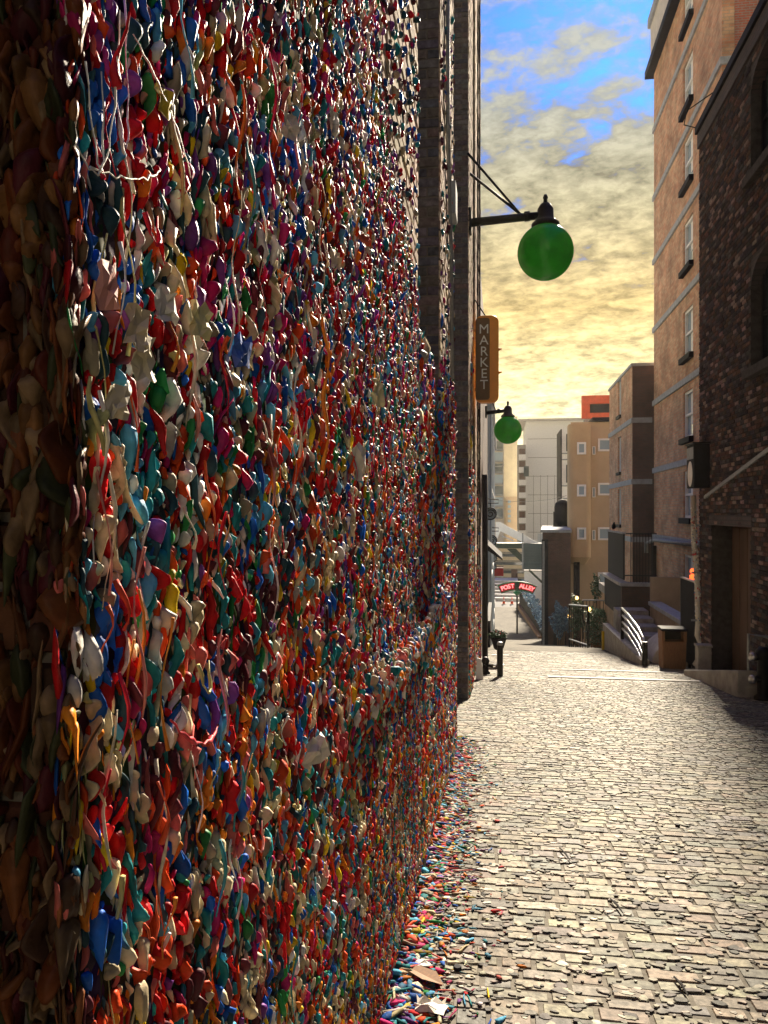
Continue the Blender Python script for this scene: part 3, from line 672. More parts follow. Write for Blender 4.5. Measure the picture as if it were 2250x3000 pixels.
# sloping flashing and the step under the doorway
fa = PX(2062, 1452, DX - .04); fb = Vector((DX - .04, 9.0, 1.7)); mk('flashing', MB().prism([fa, fb, fb + Vector((0, 0, -.07)), fa + Vector((0, 0, -.07))], (.05, 0, 0)), 'grey_metal', dk)
st = MB().prism([(DX - .55, 12.6, G(12.6) - .1), (DX - .55, 16.1, G(16.1) - .1), (DX - .55, 16.1, G(16.1) + .1), (DX - .55, 12.6, G(12.6) + .42)], (.56, 0, 0)); mk('door_step', st, 'concrete', dk, bev=.02)
mk('plinth', MB().prism([(DX - .06, -6, G(-6) - .1), (DX - .06, 12.55, G(12.55) - .1), (DX - .06, 12.55, G(12.55) + .4), (DX - .06, -6, G(-6) + .4)], (.06, 0, 0)), 'dark_mortar', dk)
# wire drooping from the roof corner
q0 = PX(2050, 391, DX); mk('wire', tb([q0 + Vector((0, 0, .1)), q0 + Vector((-.25, .3, .35)), q0 + Vector((-.15, .5, .75)), q0 + Vector((.4, .2, 1.0))], .012, 6), 'soot', dk)
# gum spotted downpipe at the corner
dp = thing('corner_downpipe', (DX - .07, DEND + .02, G(DEND)), 'gum spotted white downpipe at the far corner of the dark brick building', 'downpipe')
pp = [(DX - .09, DEND - .05, .35), (DX - .08, DEND - .06, -.6), (DX - .02, DEND - .08, -1.4), (DX - .0, DEND - .1, -2.3), (DX - .02, DEND - .1, -2.6), (DX + .04, DEND - .12, -2.75), (DX + .03, DEND - .14, -3.05), (DX - .1, DEND - .25, -3.2)]
mk('pipe', tb([Vector(p) + Vector((-.05, 0, 0)) for p in pp], .06, 12), 'pale_concrete', dp, smooth=True)
gp = Pieces()
for k in range(230):
    z = random.uniform(-3.0, .1); x = np.interp(-z, [-.35, .6, 1.4, 2.3, 2.75, 3.05], [DX - .14, DX - .13, DX - .07, DX - .05, DX - .01, DX - .02]); q = random.uniform(3.3, 6.0)
    V, Fc = gum_shape(1, 'wad'); V = V * random.uniform(.012, .03) + np.array((x + .06 * math.cos(q), DEND - .08 + .06 * math.sin(q), z)); gp.add(V, Fc, random.choice([(.74, .72, .68), (.6, .6, .62), (.5, .55, .65), (.7, .62, .5), (.1, .2, .4), (.5, .1, .1)]))
gp.emit('gum_wad', 'gum', dp, 60, True, 'gum_wads')
for z in (-.3, -1.3, -2.3): mk('pipe_clamp', bx(DX - .2, DX + .01, DEND - .15, DEND - .11, z, z + .04), 'grey_metal', dp)
# projecting light box at the corner
lb = thing('sign_box', (DX - .15, 16.5, .49), 'dark blue projecting box with a white oval, high on the corner by the downpipe', 'sign box')
mk('cabinet', bx(3.88, DX - .005, 16.25, 16.85, .49, 1.38), 'black_paint', lb, bev=.02)
ov = [(3.872, 16.55 + .19 * math.cos(t), .78 + .26 * math.sin(t)) for t in np.linspace(0, 2 * math.pi, 25)[:-1]]
mk('oval_plate', MB().prism(ov, (.012, 0, 0)), 'white_paint', lb); mk('cover_panel', bx(3.874, 3.882, 16.29, 16.81, 1.08, 1.32), 'grey_metal', lb); mk('top_cap', bx(3.86, DX - .004, 16.22, 16.88, 1.381, 1.41), 'black_metal', lb)
# black slatted gate
gt = thing('yard_gate', (DX, 17.9, G(17.9)), 'tall black slatted metal gate beside the downpipe', 'gate')
z0g, z1g = G(18) + .12, PX(2003, 1690, DX).z; gya, gyb = 17.2, 18.55
mk('backing', bx(DX - .02, DX, gya, gyb, z0g, z1g - .03), 'black_paint', gt)
for i in range(22):
    ya = gya + i * (gyb - gya) / 22; mk('slat', bx(DX - .045, DX - .022, ya + .006, ya + (gyb - gya) / 22 - .012, z0g, z1g - .04), 'black_paint', gt)
mk('top_rail', bx(DX - .06, DX + .02, gya - .02, gyb + .02, z1g - .03, z1g), 'pale_concrete', gt); mk('post', bx(DX - .05, DX + .04, gyb + .021, gyb + .08, G(18.5) - .05, z1g - .02), 'black_metal', gt); mk('post', bx(DX - .05, DX + .04, gya - .08, gya - .021, G(17.2) - .05, z1g - .02), 'black_metal', gt)
mk('foot', bx(DX - .04, DX + .02, 17.9, 17.96, G(17.9) - .05, z0g + .02), 'black_metal', gt)
ol = thing('beacon', (DX + .5, 18.2, z1g + .0), 'small orange beacon light showing above the black gate', 'light')
mat_emit('orange_glow', (1.0, .10, .02), 1.2)
bp_ = P(2030, 1682, 18.0); mk('lens', MB().lathe((bp_.x, 18.0, bp_.z), [(.02, -.13), (.07, -.1), (.075, -.03), (.03, 0), (.065, .04), (.06, .1), (.02, .13)], 14), 'orange_glow', ol, smooth=True); mk('stem', tb([(bp_.x, 18.0, bp_.z - .12), (bp_.x, 18.0, G(18) - .02)], .02, 8), 'black_metal', ol)
# concrete stub post and the black standpipe at the right
sp = P(2062, 1975, 16.3); mk_o = mk('stub_post', MB().box(sp.x - .16, sp.x + .10, 16.1, 16.35, G(16.3) - .05, P(2062, 1893, 16.3).z).box(sp.x - .18, sp.x + .12, 16.08, 16.37, P(2062, 1893, 16.3).z, P(2062, 1893, 16.3).z + .05), 'concrete', bev=.015); tag(mk_o, 'short square concrete post at the foot of the downpipe', 'post')
sv = P(2215, 2010, 12.6); svx, svy, svz = 3.95, 12.35, G(12.35)
s_ = thing('standpipe', (svx, svy, svz), 'black standpipe with pale capped outlets at the right edge by the doorway step', 'standpipe')
mk('body', MB().lathe((svx, svy, svz), [(.13, -.02), (.13, .05), (.085, .09), (.085, .62), (.11, .66), (.11, .74), (.06, .80)], 16), 'black_metal', s_, smooth=True)
for i, (dx, z) in enumerate(((-.2, .66), (-.2, .32), (.17, .5))):
    o = mk('outlet', tb([(svx, svy, svz + z), (svx + dx * .7, svy - .05, svz + z)], .055, 12), 'black_metal', s_, smooth=True); mk('outlet_cap', tb([(svx + dx * .7, svy - .05, svz + z), (svx + dx, svy - .07, svz + z)], .066, 12), 'steel', o, smooth=True)
mk('hand_rail', tb([(svx - .12, svy + .3, svz - .05), (svx - .12, svy + .3, svz + .95), (svx + .22, svy + .3, svz + .9)], .025, 8), 'grey_metal', s_)

# ------------------------------------------------------------------ tan brick tower
TX = 6.5; TY0, TY1 = 23.9, 34.0; BANDS = [-4.0, -1.16, 1.64, 4.5, 7.6, 10.5, 13.2, 16.1]; CZ = 18.6
tw = thing('brick_tower', (10, 29, G(27)), 'tall tan brick apartment tower with stone bands and a column of narrow windows', 'building')
mat_brick('tan_brick', (.62, .38, .22), (.50, .20, .10), (.42, .31, .22), w=.3, h=.1); mat_brick('red_brick', (.46, .12, .06), (.34, .15, .10), (.32, .28, .24))
whole = [(27.35, 28.7, b + .95, b + 2.6) for b in BANDS[1:]] + [(27.35, 28.7, -3.6, -1.5)]
mk('wall', wall_with_holes(TX, TX + .35, TY0, TY1, -6.0, CZ + 5.4, whole), 'tan_brick', tw)
mk('end_wall', bx(TX + .36, 16, TY0 + .003, TY1, -6, CZ + 5.3), 'red_brick', tw)
for b in BANDS[1:]:
    mk('stone_band', bx(TX - .07, TX + .1, TY0 - .06, TY1 + .06, b, b + .22), 'stone_band', tw, bev=.01); mk('stone_band', bx(TX + .101, 16, TY0 - .06, TY0 + .05, b + .002, b + .221), 'stone_band', tw)
mk('cornice', bx(TX - .32, TX + .1, TY0 - .3, TY1 + .35, CZ, CZ + .3), 'black_paint', tw); mk('frieze', bx(TX - .12, TX + .1, TY0 - .1, TY1 + .1, CZ + .301, CZ + 2.1), 'cornice_paint', tw); mk('cornice', bx(TX - .22, TX + .1, TY0 - .2, TY1 + .25, CZ + 2.101, CZ + 2.5), 'stone_band', tw)
for y0, y1, z0, z1 in whole:
    w = mk('window', bx(TX + .14, TX + .17, y0, y1, z0, z1), 'sky_glass', tw)
    mk('frame', MB().box(TX + .05, TX + .139, y0, y0 + .09, z0, z1).box(TX + .05, TX + .139, y1 - .09, y1, z0, z1).box(TX + .052, TX + .138, y0 + .09, y1 - .09, z1 - .09, z1).box(TX + .052, TX + .138, y0 + .09, y1 - .09, z0, z0 + .09).box(TX + .06, TX + .138, y0 + .09, y1 - .09, (z0 + z1) / 2 - .04, (z0 + z1) / 2 + .04), 'white_paint', w)
    mk('glare_panel', bx(TX + .125, TX + .134, y0 + .1, (y0 + y1) / 2 + .1, z0 + .1 + random.uniform(0, .5), z1 - .1), 'white_paint', w); mk('sill', bx(TX - .16, TX + .04, y0 - .1, y1 + .1, z0 - .2, z0 - .002), 'black_paint', w, bev=.01)  # white panel paints the sky's glare onto part of the pane
# window on the end wall, top right
w = mk('window', bx(8.4, 9.4, TY0 - .03, TY0 + .0, 15.6, 17.6), 'sky_glass', tw); mk('frame', MB().box(8.32, 8.4, TY0 - .07, TY0 + .001, 15.5, 17.7).box(9.4, 9.48, TY0 - .07, TY0 + .001, 15.5, 17.7).box(8.401, 9.399, TY0 - .07, TY0 + .001, 15.5, 15.6), 'white_paint', w)
pa, pb = PX(1916, 1582, TX - .2), PX(2053, 1596, TX - .2)
mk('rail_pipe', tb([pb, pa, pa + Vector((-.25, .3, -.15)), pa + Vector((-.25, .3, -.55))], .08, 10), 'grey_metal', tw, smooth=True)
mk('downpipe', tb([(TX - .12, 33.3, -1.4), (TX - .12, 33.3, -6)], .09, 8), 'black_metal', tw)

# ------------------------------------------------------------------ brick block behind it
blk = thing('brick_block', (7, 37, G(37)), 'lower brick block with flat roof stepping out past the tan tower', 'building')
BX0, BY0, BY1, BT = 5.68, 34.4, 41.4, 6.3
mat_brick('brown_brick', (.13, .062, .045), (.09, .05, .042), (.08, .065, .06)); bh = [(37.5, 38.5, b, b + 1.7) for b in (4.6, 1.9, -.6, -3.4)]
mk('side_wall', wall_with_holes(BX0, BX0 + .3, BY0 + .02, BY1, -8.4, BT, bh), 'tan_brick', blk); mk('front_wall', bx(BX0 + .005, 12, BY0, BY0 + .3, -8.4, BT - .005), 'brown_brick', blk); mk('core', bx(BX0 + .31, 12, BY0 + .31, BY1, -8.4, BT - .02), 'soot', blk)
mk('parapet_cap', bx(BX0 - .06, 12, BY0 - .06, BY1 + .06, BT, BT + .12), 'stone_band', blk)
for b in (3.85, 1.2, -1.3): mk('stone_band', MB().box(BX0 - .05, BX0 + .06, BY0 - .05, BY1 + .05, b, b + .22).box(BX0 + .061, 6.5, BY0 - .05, BY0 + .06, b, b + .22), 'stone_band', blk)
for y0, y1, z0, z1 in bh:
    w = mk('window', bx(BX0 + .15, BX0 + .18, y0, y1, z0, z1), 'sky_glass', blk); mk('frame', MB().box(BX0 + .08, BX0 + .149, y0, y0 + .08, z0, z1).box(BX0 + .08, BX0 + .149, y1 - .08, y1, z0, z1), 'white_paint', w); mk('sill', bx(BX0 - .1, BX0 + .07, y0 - .05, y1 + .05, z0 - .14, z0 - .002), 'black_paint', w)

# ------------------------------------------------------------------ terrace, stairs and yard in front of them
te = thing('terrace', (5, 28, G(28)), 'raised brick terrace with pale coping and stairs leading up beneath it', 'terrace')
ty = 26.0; tx0 = P(1822, 1720, ty).x; tx1 = P(1916, 1720, ty).x; tz1 = P(1850, 1718, ty).z; tz0 = P(1850, 1790, ty).z
mk('parapet', bx(tx0, tx1, ty, ty + .2, tz0, tz1), 'brown_brick', te); mk('deck', bx(tx0 + .01, TX, ty + .201, 32, tz0 + .1, tz0 + .4), 'concrete', te)
mk('coping', bx(tx0 - .06, tx1 + .05, ty - .06, ty + .26, tz1 + .002, tz1 + .12), 'stone_band', te, bev=.01)
mk('side_parapet', bx(tx0 - .002, tx0 + .18, ty + .202, 30.2, tz0 - .25, tz1 - .0), 'black_paint', te); mk('coping', bx(tx0 - .08, tx0 + .24, ty + .262, 30.3, tz1 + .003, tz1 + .11), 'pale_concrete', te, bev=.01)
mk('side_wall', bx(tx0 + .01, tx0 + .25, ty - 1.2, 30.2, G(28) - 1.2, tz0 - .252), 'tan_render', te); mk('back_wall', bx(tx0 + .26, TX, 27.2, 27.4, -6, tz0 + .05), 'soot', te)
for i in range(6):
    ya = 20.6 + i * .8; z = -3.72 + i * .135; mk('step', bx(3.62, 4.55, ya, ya + .86, -5.4, z), 'concrete', te, bev=.015)
for i, x in enumerate(np.linspace(tx0 + .3, tx1 - .05, 8)): mk('baluster', tb([(x, ty + .1, tz1 + .12), (x, ty + .1, tz1 + 1.75)], .014, 6), 'black_metal', te)
for z in (tz1 + .35, tz1 + 1.72): mk('rail', tb([(tx0 + .05, ty + .1, z), (tx1 + .1, ty + .1, z)], .02, 6), 'black_metal', te)
pn = mk('privacy_screen', bx(tx0 + .06, tx0 + .11, ty + .1, 29.7, tz1 + .2, P(1822, 1565, ty).z), 'black_paint', te)
mk('trim', bx(tx0 + .03, tx0 + .13, ty + .06, 29.75, P(1822, 1565, ty).z + .001, P(1822, 1565, ty).z + .05), 'stone_band', pn)
yw = thing('retaining_wall', (5, 21, G(21)), 'tan rendered retaining wall with stone coping to the left of the black gate', 'wall')
mk('wall', bx(4.6, 4.85, 18.66, 24.5, -5.2, -2.86), 'tan_render', yw); mk('coping', bx(4.52, 4.9, 20.2, 24.55, -2.858, -2.74), 'stone_band', yw, bev=.01); mk('wall', bx(4.601, 6.5, 24.51, 24.7, -5.6, -2.0), 'tan_render', yw)
mk('wall', bx(4.25, 4.599, 18.66, 18.8, -4.2, -2.3), 'tan_render', yw)
bt_ = MB(); prof = [(4.58, G(19.2) - .1)] + [(4.58 - 1.0 * math.cos(q), G(19.2) + .72 * math.sin(q)) for q in np.linspace(.05, math.pi / 2, 9)] + [(4.58, G(19.2) + .72)]
tag(mk('ramp_kerb', bt_.prism([(x, 19.0, z) for x, z in prof], (0, 1.3, 0)), 'pale_concrete', bev=.03), 'rounded pale concrete kerb between the stair rail and the litter bin', 'kerb')
# stair handrail
hr = thing('stair_railing', (3.3, 19.6, G(19.6)), 'silver four bar stair railing with black end post', 'railing')
for i in range(4):
    dz = -.21 * i; top = [(3.30, 21.6, -2.62 + dz * .85), (3.30, 20.6, -2.66 + dz * .85), (3.3, 19.2, -2.78 + dz * .9), (3.3, 18.55, -2.92 + dz), (3.3, 18.35, -3.05 + dz * .9)]
    mk('bar', tb(top, .035 if i == 0 else .026, 8), 'steel', hr, smooth=True)
mk('post', bx(3.25, 3.36, 18.28, 18.40, G(18.3) - .05, -2.98), 'black_metal', hr, bev=.01); mk('post', bx(3.26, 3.34, 21.55, 21.62, G(21.6) - .05, -2.60), 'black_metal', hr)
sk_ = MB().prism([(3.22, 18.4, G(18.4) - .1), (3.22, 25.0, G(25) - .1), (3.22, 25.0, -3.5), (3.22, 21.5, -3.45), (3.22, 18.4, G(18.4) + .12)], (.2, 0, 0)); tag(mk('stair_stringer', sk_, 'concrete', bev=.015), 'low sloping concrete wall under the stair railing', 'wall')
# litter bin
bp0 = P(1970, 1950, 17.8); bn = thing('litter_bin', (bp0.x, 17.8, G(17.8)), 'brown square litter bin with dark slot, standing against the tan wall', 'bin')
bz = G(17.8); mk('body', MB().prism([(bp0.x - .24, 17.6, bz - .02), (bp0.x + .24, 17.6, bz - .02), (bp0.x + .26, 17.6, bz + .62), (bp0.x - .26, 17.6, bz + .62)], (0, .45, 0)), 'timber', bn, bev=.02)
for s in (-1, 1): mk('hood_side', bx(bp0.x + s * .26, bp0.x + s * .20, 17.6, 18.05, bz + .622, bz + .84), 'timber', bn)
mk('lid', bx(bp0.x - .28, bp0.x + .28, 17.57, 18.08, bz + .842, bz + .9), 'black_paint', bn, bev=.015); mk('slot', bx(bp0.x - .2, bp0.x + .2, 17.9, 18.04, bz + .622, bz + .84), 'soot', bn)
# pigeon on the screen
pg = P(1797, 1560, 28.4); q = Vector((tx0 + .085, 28.4, P(1822, 1565, ty).z + .05))
pgn = thing('pigeon', q, 'dark pigeon perched on top of the black screen', 'bird')
mk('body', MB().tube([q + Vector(v) for v in ((0, .20, .05), (0, .13, .09), (0, .06, .13), (0, -.01, .17), (0, -.06, .22), (0, -.085, .27), (0, -.11, .285), (0, -.15, .28))], [.012, .045, .075, .082, .06, .04, .033, .006], 12), 'black_paint', pgn, smooth=True)
for s in (-1, 1): mk('leg', tb([q + Vector((s * .03, 0, -.001)), q + Vector((s * .03, .01, .11))], .007, 6), 'red_paint', pgn)

# ------------------------------------------------------------------ planting and posts on the right
def mat_leaf(name, c1, c2):
    m, nt, b = nodes(name); N = nt.nodes.new; L = nt.links.new
    at = N('ShaderNodeAttribute'); at.attribute_name = 'col'; L(at.outputs['Color'], b.inputs['Base Color']); b.inputs['Roughness'].default_value = .6
mat_leaf('leaf', None, None)
def leaves(name, c, rad, n, size, cols, parent, seed=0, box=False):
    rg = np.random.default_rng(seed); V = []; Q = []; K = []
    for i in range(n):
        d = rg.normal(0, 1, 3); d /= np.linalg.norm(d); r = rg.random() ** .45
        p = np.array(c) + (rg.uniform(-1, 1, 3) if box else d * r * (1 + .25 * math.sin(d[0] * 5 + d[2] * 4))) * np.array(rad)
        a = rg.normal(0, 1, 3); a /= np.linalg.norm(a); b = np.cross(a, rg.normal(0, 1, 3)); b /= np.linalg.norm(b); s = size * rg.uniform(.6, 1.3); k = len(V)
        V += [p - a * s, p + b * s * .5, p + a * s, p - b * s * .5]; Q.append((k, k + 1, k + 2, k + 3)); col = np.array(cols[rg.integers(len(cols))]) * rg.uniform(.7, 1.3); K += [col] * 4
    V = np.array(V); org = np.array(base_of(parent)); return link(name, np_mesh(name, V - org, np.array(Q), np.array(K), False, 4), 'leaf', parent)
GR = [(.04, .10, .045), (.05, .13, .06), (.03, .075, .04), (.06, .15, .09)]; BLU = [(.12, .22, .32), (.20, .34, .46), (.08, .14, .22), (.30, .46, .58)]
def shrub(name, label, c, rad, n, size, cols, seed, cat='shrub', box=False):
    t = thing(name, (c[0], c[1], G(c[1])), label, cat); leaves('foliage', c, rad, n, size, cols, t, seed, box)
    for k in range(4): mk('stem', tb([(c[0] + (k - 1.5) * .1, c[1], G(c[1]) - .05), (c[0] + (k - 1.5) * .25 * rad[0], c[1] + .05, c[2])], [.03, .015], 6), 'timber', t)
    return t
c = P(1757, 1838, 30); shrub('hedge', 'clipped dark green hedge behind the yellow post', c, (.48, .5, .62), 2600, .045, GR, 1, 'hedge', True)
c = P(1745, 1795, 30.3); shrub('round_shrub', 'pale green rounded shrub on top of the clipped hedge', c, (.42, .3, .22), 700, .05, [(.08, .18, .12), (.12, .24, .16), (.06, .14, .1)], 2)
c = P(1690, 1800, 33); shrub('climbing_plant', 'loose leafy plant spilling over the sloping yard fence', c, (.35, .4, .8), 1100, .06, GR, 3)
c = P(1643, 1815, 40); shrub('blue_shrub', 'blue grey shrub growing against the dark brown building', c, (.48, .5, .85), 1500, .08, BLU, 4)
c = P(1748, 1720, 36); shrub('dark_shrub', 'dark upright shrub in front of the ochre building', c, (.22, .25, .6), 500, .07, GR, 5)
def post(name, x, y0, y1, Y, r, m, label, capm=None):
    p = P(x, y1, Y); t = thing(name, (p.x, Y, G(Y)), label, 'post'); zt = P(x, y0, Y).z
    mk('shaft', MB().lathe((p.x, Y, 0), [(r, G(Y) - .05), (r, zt - .05)], 16), m, t, smooth=False); mk('cap', MB().lathe((p.x, Y, zt - .049), [(r * 1.08, 0), (r * 1.08, .03), (r * .8, .055), (r * .3, .065)], 16), capm or m, t)
    return t
post('bollard', 1465, 1882, 1981, 14.55, .055, 'black_metal', 'black bollard with pale cap at the left wall, in front of the flower pot', 'grey_metal')
post('yellow_post', 1767, 1850, 1902, 24.6, .045, 'yellow_paint', 'slim yellow post in front of the hedge'); post('timber_post', 1791, 1852, 1912, 23.4, .04, 'timber', 'thin brown timber post just right of the yellow post')
def fence_panel(pts, label, m='grey_metal', name='yard_fence'):
    a, b, h = Vector(pts[0]), Vector(pts[1]), pts[2]; t = thing(name, a, label, 'fence'); up = Vector((0, 0, h))
    for z in (0, 1): mk('rail', tb([a + up * z, b + up * z], .03, 6), m, t)
    n = 9
    for i in range(n): p = a.lerp(b, i / (n - 1)); mk('bar', tb([p - Vector((0, 0, .3)), p + up], .014 if 0 < i < n - 1 else .035, 6), 'black_metal', t)
fence_panel((P(1668, 1872, 31), P(1722, 1890, 27.5), 1.35), 'steel fence with thin bars left of the clipped hedge'); fence_panel((P(1708, 1850, 31.5), P(1788, 1852, 31.4), 1.25), 'pale railing behind the clipped hedge')
for x, y, Y, lab in ((1690, 1752, 33, 'small warm garden lamp highest above the sloping fence'), (1726, 1785, 30.0, 'small warm garden lamp on top of the clipped hedge'), (1667, 1806, 35, 'small warm garden lamp beside the blue grey shrub')):
    p = P(x, y, Y); t = thing('garden_lamp', (p.x, Y, G(Y)), lab, 'lamp', 'garden lamps'); mk('bulb', MB().lathe(p, [(.02, -.07), (.065, -.03), (.07, .02), (.03, .07)], 12), MATS.get('warm_glow') or mat_emit('warm_glow', (1.0, .5, .12), 3.0), t, smooth=True); mk('pole', tb([(p.x, Y, G(Y) - .05), (p.x, Y, p.z - .07)], .018, 6), 'black_metal', t)

# ------------------------------------------------------------------ left, further on: pale blue building, signs, pots
lf = thing('pale_blue_building', (-3, 40, G(40)), 'pale blue painted building beyond the gum wall on the left', 'building')
mat('pale_blue', (.42, .52, .60), .7, var=.15, scale=2); mat('cream_paint', (.70, .60, .40), .8, var=.12, scale=.6)
mk('wall', bx(-8, -.40, 30, 58, -9.6, 4.6), 'pale_blue', lf); mk('wall', bx(-8, -.45, 18.8, 29.99, -6.5, 5.8), 'brown_brick', lf)
for y0 in (31, 36, 41, 46, 51): mk('pilaster', bx(-.42, -.30, y0, y0 + .9, -9.5, 4.4), 'pale_blue', lf)
for y0 in (32.5, 37.5, 42.5, 47.5, 52.5):
    for z0 in (-6.2, -2.6, 1.0):
        w = mk('window', bx(-.415, -.385, y0, y0 + 2.4, z0, z0 + 2), 'sky_glass', lf); mk('sill', bx(-.40, -.30, y0 - .1, y0 + 2.5, z0 - .15, z0 - .002), 'white_paint', w)
mk('cornice', bx(-8, -.2, 29.9, 58.2, 4.6, 4.95), 'white_paint', lf); mk('shopfront', bx(-.402, -.28, 24.2, 29.2, -6.2, -3.4), 'black_paint', lf); mk('awning', MB().prism([(-.44, 25, -1.0), (.1, 25, -1.5), (.1, 25, -1.56), (-.44, 25, -1.2)], (0, 3.5, 0)), 'black_paint', lf)
def wheel_sign(x, y, r, Y, label):
    c = P(x, y, Y); r = r * Y / F; t = thing('hanging_sign', c, label, 'sign', 'round scrollwork signs on the left wall')
    mk('ring', tb([(c.x + r * math.cos(q), Y, c.z + r * math.sin(q)) for q in np.linspace(0, 2 * math.pi, 25)], .022, 6), 'black_metal', t)
    mk('scroll', tb([(c.x + r * .75 * (1 - q / 12) * math.cos(q), Y, c.z + r * .75 * (1 - q / 12) * math.sin(q)) for q in np.linspace(0, 9, 26)], .018, 6), 'black_metal', t)
    mk('disc', tb([(c.x, Y + .01, c.z), (c.x, Y + .03, c.z)], r * .93, 20), 'pale_blue', t)
    bz = c.z + r + .18; mk('bracket', tb([(-.42, Y, bz), (c.x + r * 1.35, Y, bz), (c.x + r * 1.35, Y, bz + .14), (-.42, Y, bz + .16)], .02, 6), 'black_metal', t); mk('hanger', tb([(c.x, Y, bz), (c.x, Y, c.z + r)], .012, 5), 'black_metal', t)
wheel_sign(1437, 1505, 17, 29, 'round wrought iron sign on bracket, topmost of the four on the left'); wheel_sign(1440, 1583, 15, 34, 'round wrought iron sign on bracket, second from the top on the left')
wheel_sign(1443, 1634, 12, 42, 'round wrought iron sign on bracket, third from the top on the left'); wheel_sign(1444, 1660, 10, 48, 'small round wrought iron sign just above the red sign')
rs = thing('red_sign', P(1457, 1690, 50), 'small red board sign below the round signs on the left', 'sign'); a, b = P(1440, 1690, 50), P(1475, 1662, 50)
mk('board', bx(a.x, b.x, 49.95, 50.05, a.z, b.z), 'red_paint', rs); mk('trim', MB().box(a.x, b.x, 49.93, 49.949, b.z - .06, b.z).box(a.x, b.x, 49.93, 49.949, a.z, a.z + .06), 'white_paint', rs); mk('bracket', tb([(-.4, 50, b.z + .05), (b.x, 50, b.z + .05)], .03, 6), 'black_metal', rs)
# POST ALLEY arch sign
ps = thing('arch_sign', P(1515, 1745, 62), 'arched red neon sign with green border reading POST ALLEY over the alley', 'sign')
SY = 62.0; sc = SY * 1.01 / F; cc = P(1515, 1703, SY); Rr = 3.5; th = .74; cz = cc.z - Rr
mat_emit('neon_red', (1.0, .16, .16), 1.0); mat('sign_red', (.34, .008, .015), .5, var=.1); mat('sign_dark', (.01, .03, .02), .5, var=.2)
def arc(r0, r1, q0, q1, Y, d, n=18):
    o = [(cc.x + r1 * math.sin(q), Y, cz + r1 * math.cos(q)) for q in np.linspace(q0, q1, n)] + [(cc.x + r0 * math.sin(q), Y, cz + r0 * math.cos(q)) for q in np.linspace(q1, q0, n)]; return o, (0, d, 0)
def arcmb(*a):
    o, d = arc(*a); n = len(o) // 2; mb = MB(); V = [Vector(p) for p in o]; V += [p + Vector(d) for p in V]; m_ = 2 * n; fs = []
    for i in range(n - 1): fs += [(i, i + 1, m_ - 2 - i, m_ - 1 - i), (m_ + i, m_ + m_ - 1 - i, m_ + m_ - 2 - i, m_ + i + 1)]
    for i in range(m_): fs.append((i, (i + 1) % m_ + 0, (i + 1) % m_ + m_, i + m_))
    return mb.add(V, fs)
mk('band', arcmb(Rr - th, Rr, -.46, .46, SY, .2), 'sign_dark', ps); mk('border', arcmb(Rr - .07, Rr - .03, -.45, .45, SY - .03, .03), 'green_enamel', ps); mk('border', arcmb(Rr - th + .03, Rr - th + .07, -.45, .45, SY - .03, .03), 'green_enamel', ps)
mk('red_panel', arcmb(Rr - th + .1, Rr - .1, -.44, -.055, SY - .04, .04), 'sign_red', ps); mk('red_panel', arcmb(Rr - th + .1, Rr - .1, .055, .44, SY - .04, .04), 'sign_red', ps)
for word, q0, q1 in (('POST', -.375, -.115), ('ALLEY', .105, .395)):
    for i, ch in enumerate(word):
        q = q0 + (q1 - q0) * i / (len(word) - 1); rr = Rr - th / 2; mk('letter', text_mb(ch, .46, .012, (cc.x + rr * math.sin(q), SY - .055, cz + rr * math.cos(q)), (math.cos(q), 0, -math.sin(q)), (math.sin(q), 0, math.cos(q)), bold=.012), 'neon_red', ps)
mk('crest', MB().lathe((cc.x, SY - .05, cc.z - th - .2), [(.02, -.2), (.3, .0), (.34, .12), (.1, .2)], 12), 'green_enamel', ps); mk('pole', tb([(cc.x + .0, SY + .1, G(SY) - .1), (cc.x, SY + .1, cc.z - th)], .07, 8), 'black_metal', ps); mk('stay', tb([(-.4, SY + .1, cc.z - .3), (cc.x - 1.4, SY + .1, cc.z - .5)], .03, 6), 'black_metal', ps)
# flower pot, leaning board and hydrant by the left wall
pt = thing('flower_pot', P(1458, 1930, 17), 'black flower pot with green plants and red flowers behind the bollard', 'flower pot'); c = P(1461, 1866, 17); zg = G(17)
mk('pot', MB().lathe((c.x, 17, 0), [(.07, zg + .35), (.105, zg + .38), (.165, c.z - .05), (.18, c.z - .04), (.18, c.z), (.15, c.z), (.14, c.z - .04)], 20), 'black_paint', pt, smooth=True); mk('stand', MB().lathe((c.x, 17, zg), [(.12, -.03), (.12, .03), (.04, .06), (.04, .36)], 14), 'grey_metal', pt)
leaves('foliage', (c.x, 17, c.z + .05), (.19, .17, .10), 420, .035, GR, pt, 8); leaves('flowers', (c.x, 17, c.z + .09), (.15, .13, .07), 50, .02, [(.5, .03, .04), (.6, .06, .08)], pt, 9)
hb = P(1430, 1972, 14.9); hy = thing('hydrant', (hb.x - .05, 14.9, G(14.9)), 'small black wall hydrant at the foot of the left wall beside the bollard', 'hydrant'); hx = hb.x - .05
mk('body', MB().lathe((hx, 14.9, G(14.9)), [(.09, -.02), (.09, .03), (.06, .06), (.06, .2), (.08, .24), (.06, .30), (.02, .33)], 14), 'black_metal', hy, smooth=True); mk('outlet', tb([(hx, 14.9, G(14.9) + .17), (hx + .14, 14.85, G(14.9) + .17)], .035, 8), 'black_metal', hy); mk('outlet', tb([(hx, 14.9, G(14.9) + .17), (hx - .02, 14.75, G(14.9) + .17)], .03, 8), 'black_metal', hy)
lb0 = P(1406, 1985, 14.2); tag(mk('leaning_board', MB().prism([(WX + .02, 13.9, G(13.9)), (WX + .16, 13.9, G(13.9)), (WX + .12, 14.0, G(14) + .36), (WX + .04, 14.0, G(14) + .38)], (0, .02, .0)), 'white_paint'), 'white board leaning on the left wall near the bollard', 'board')

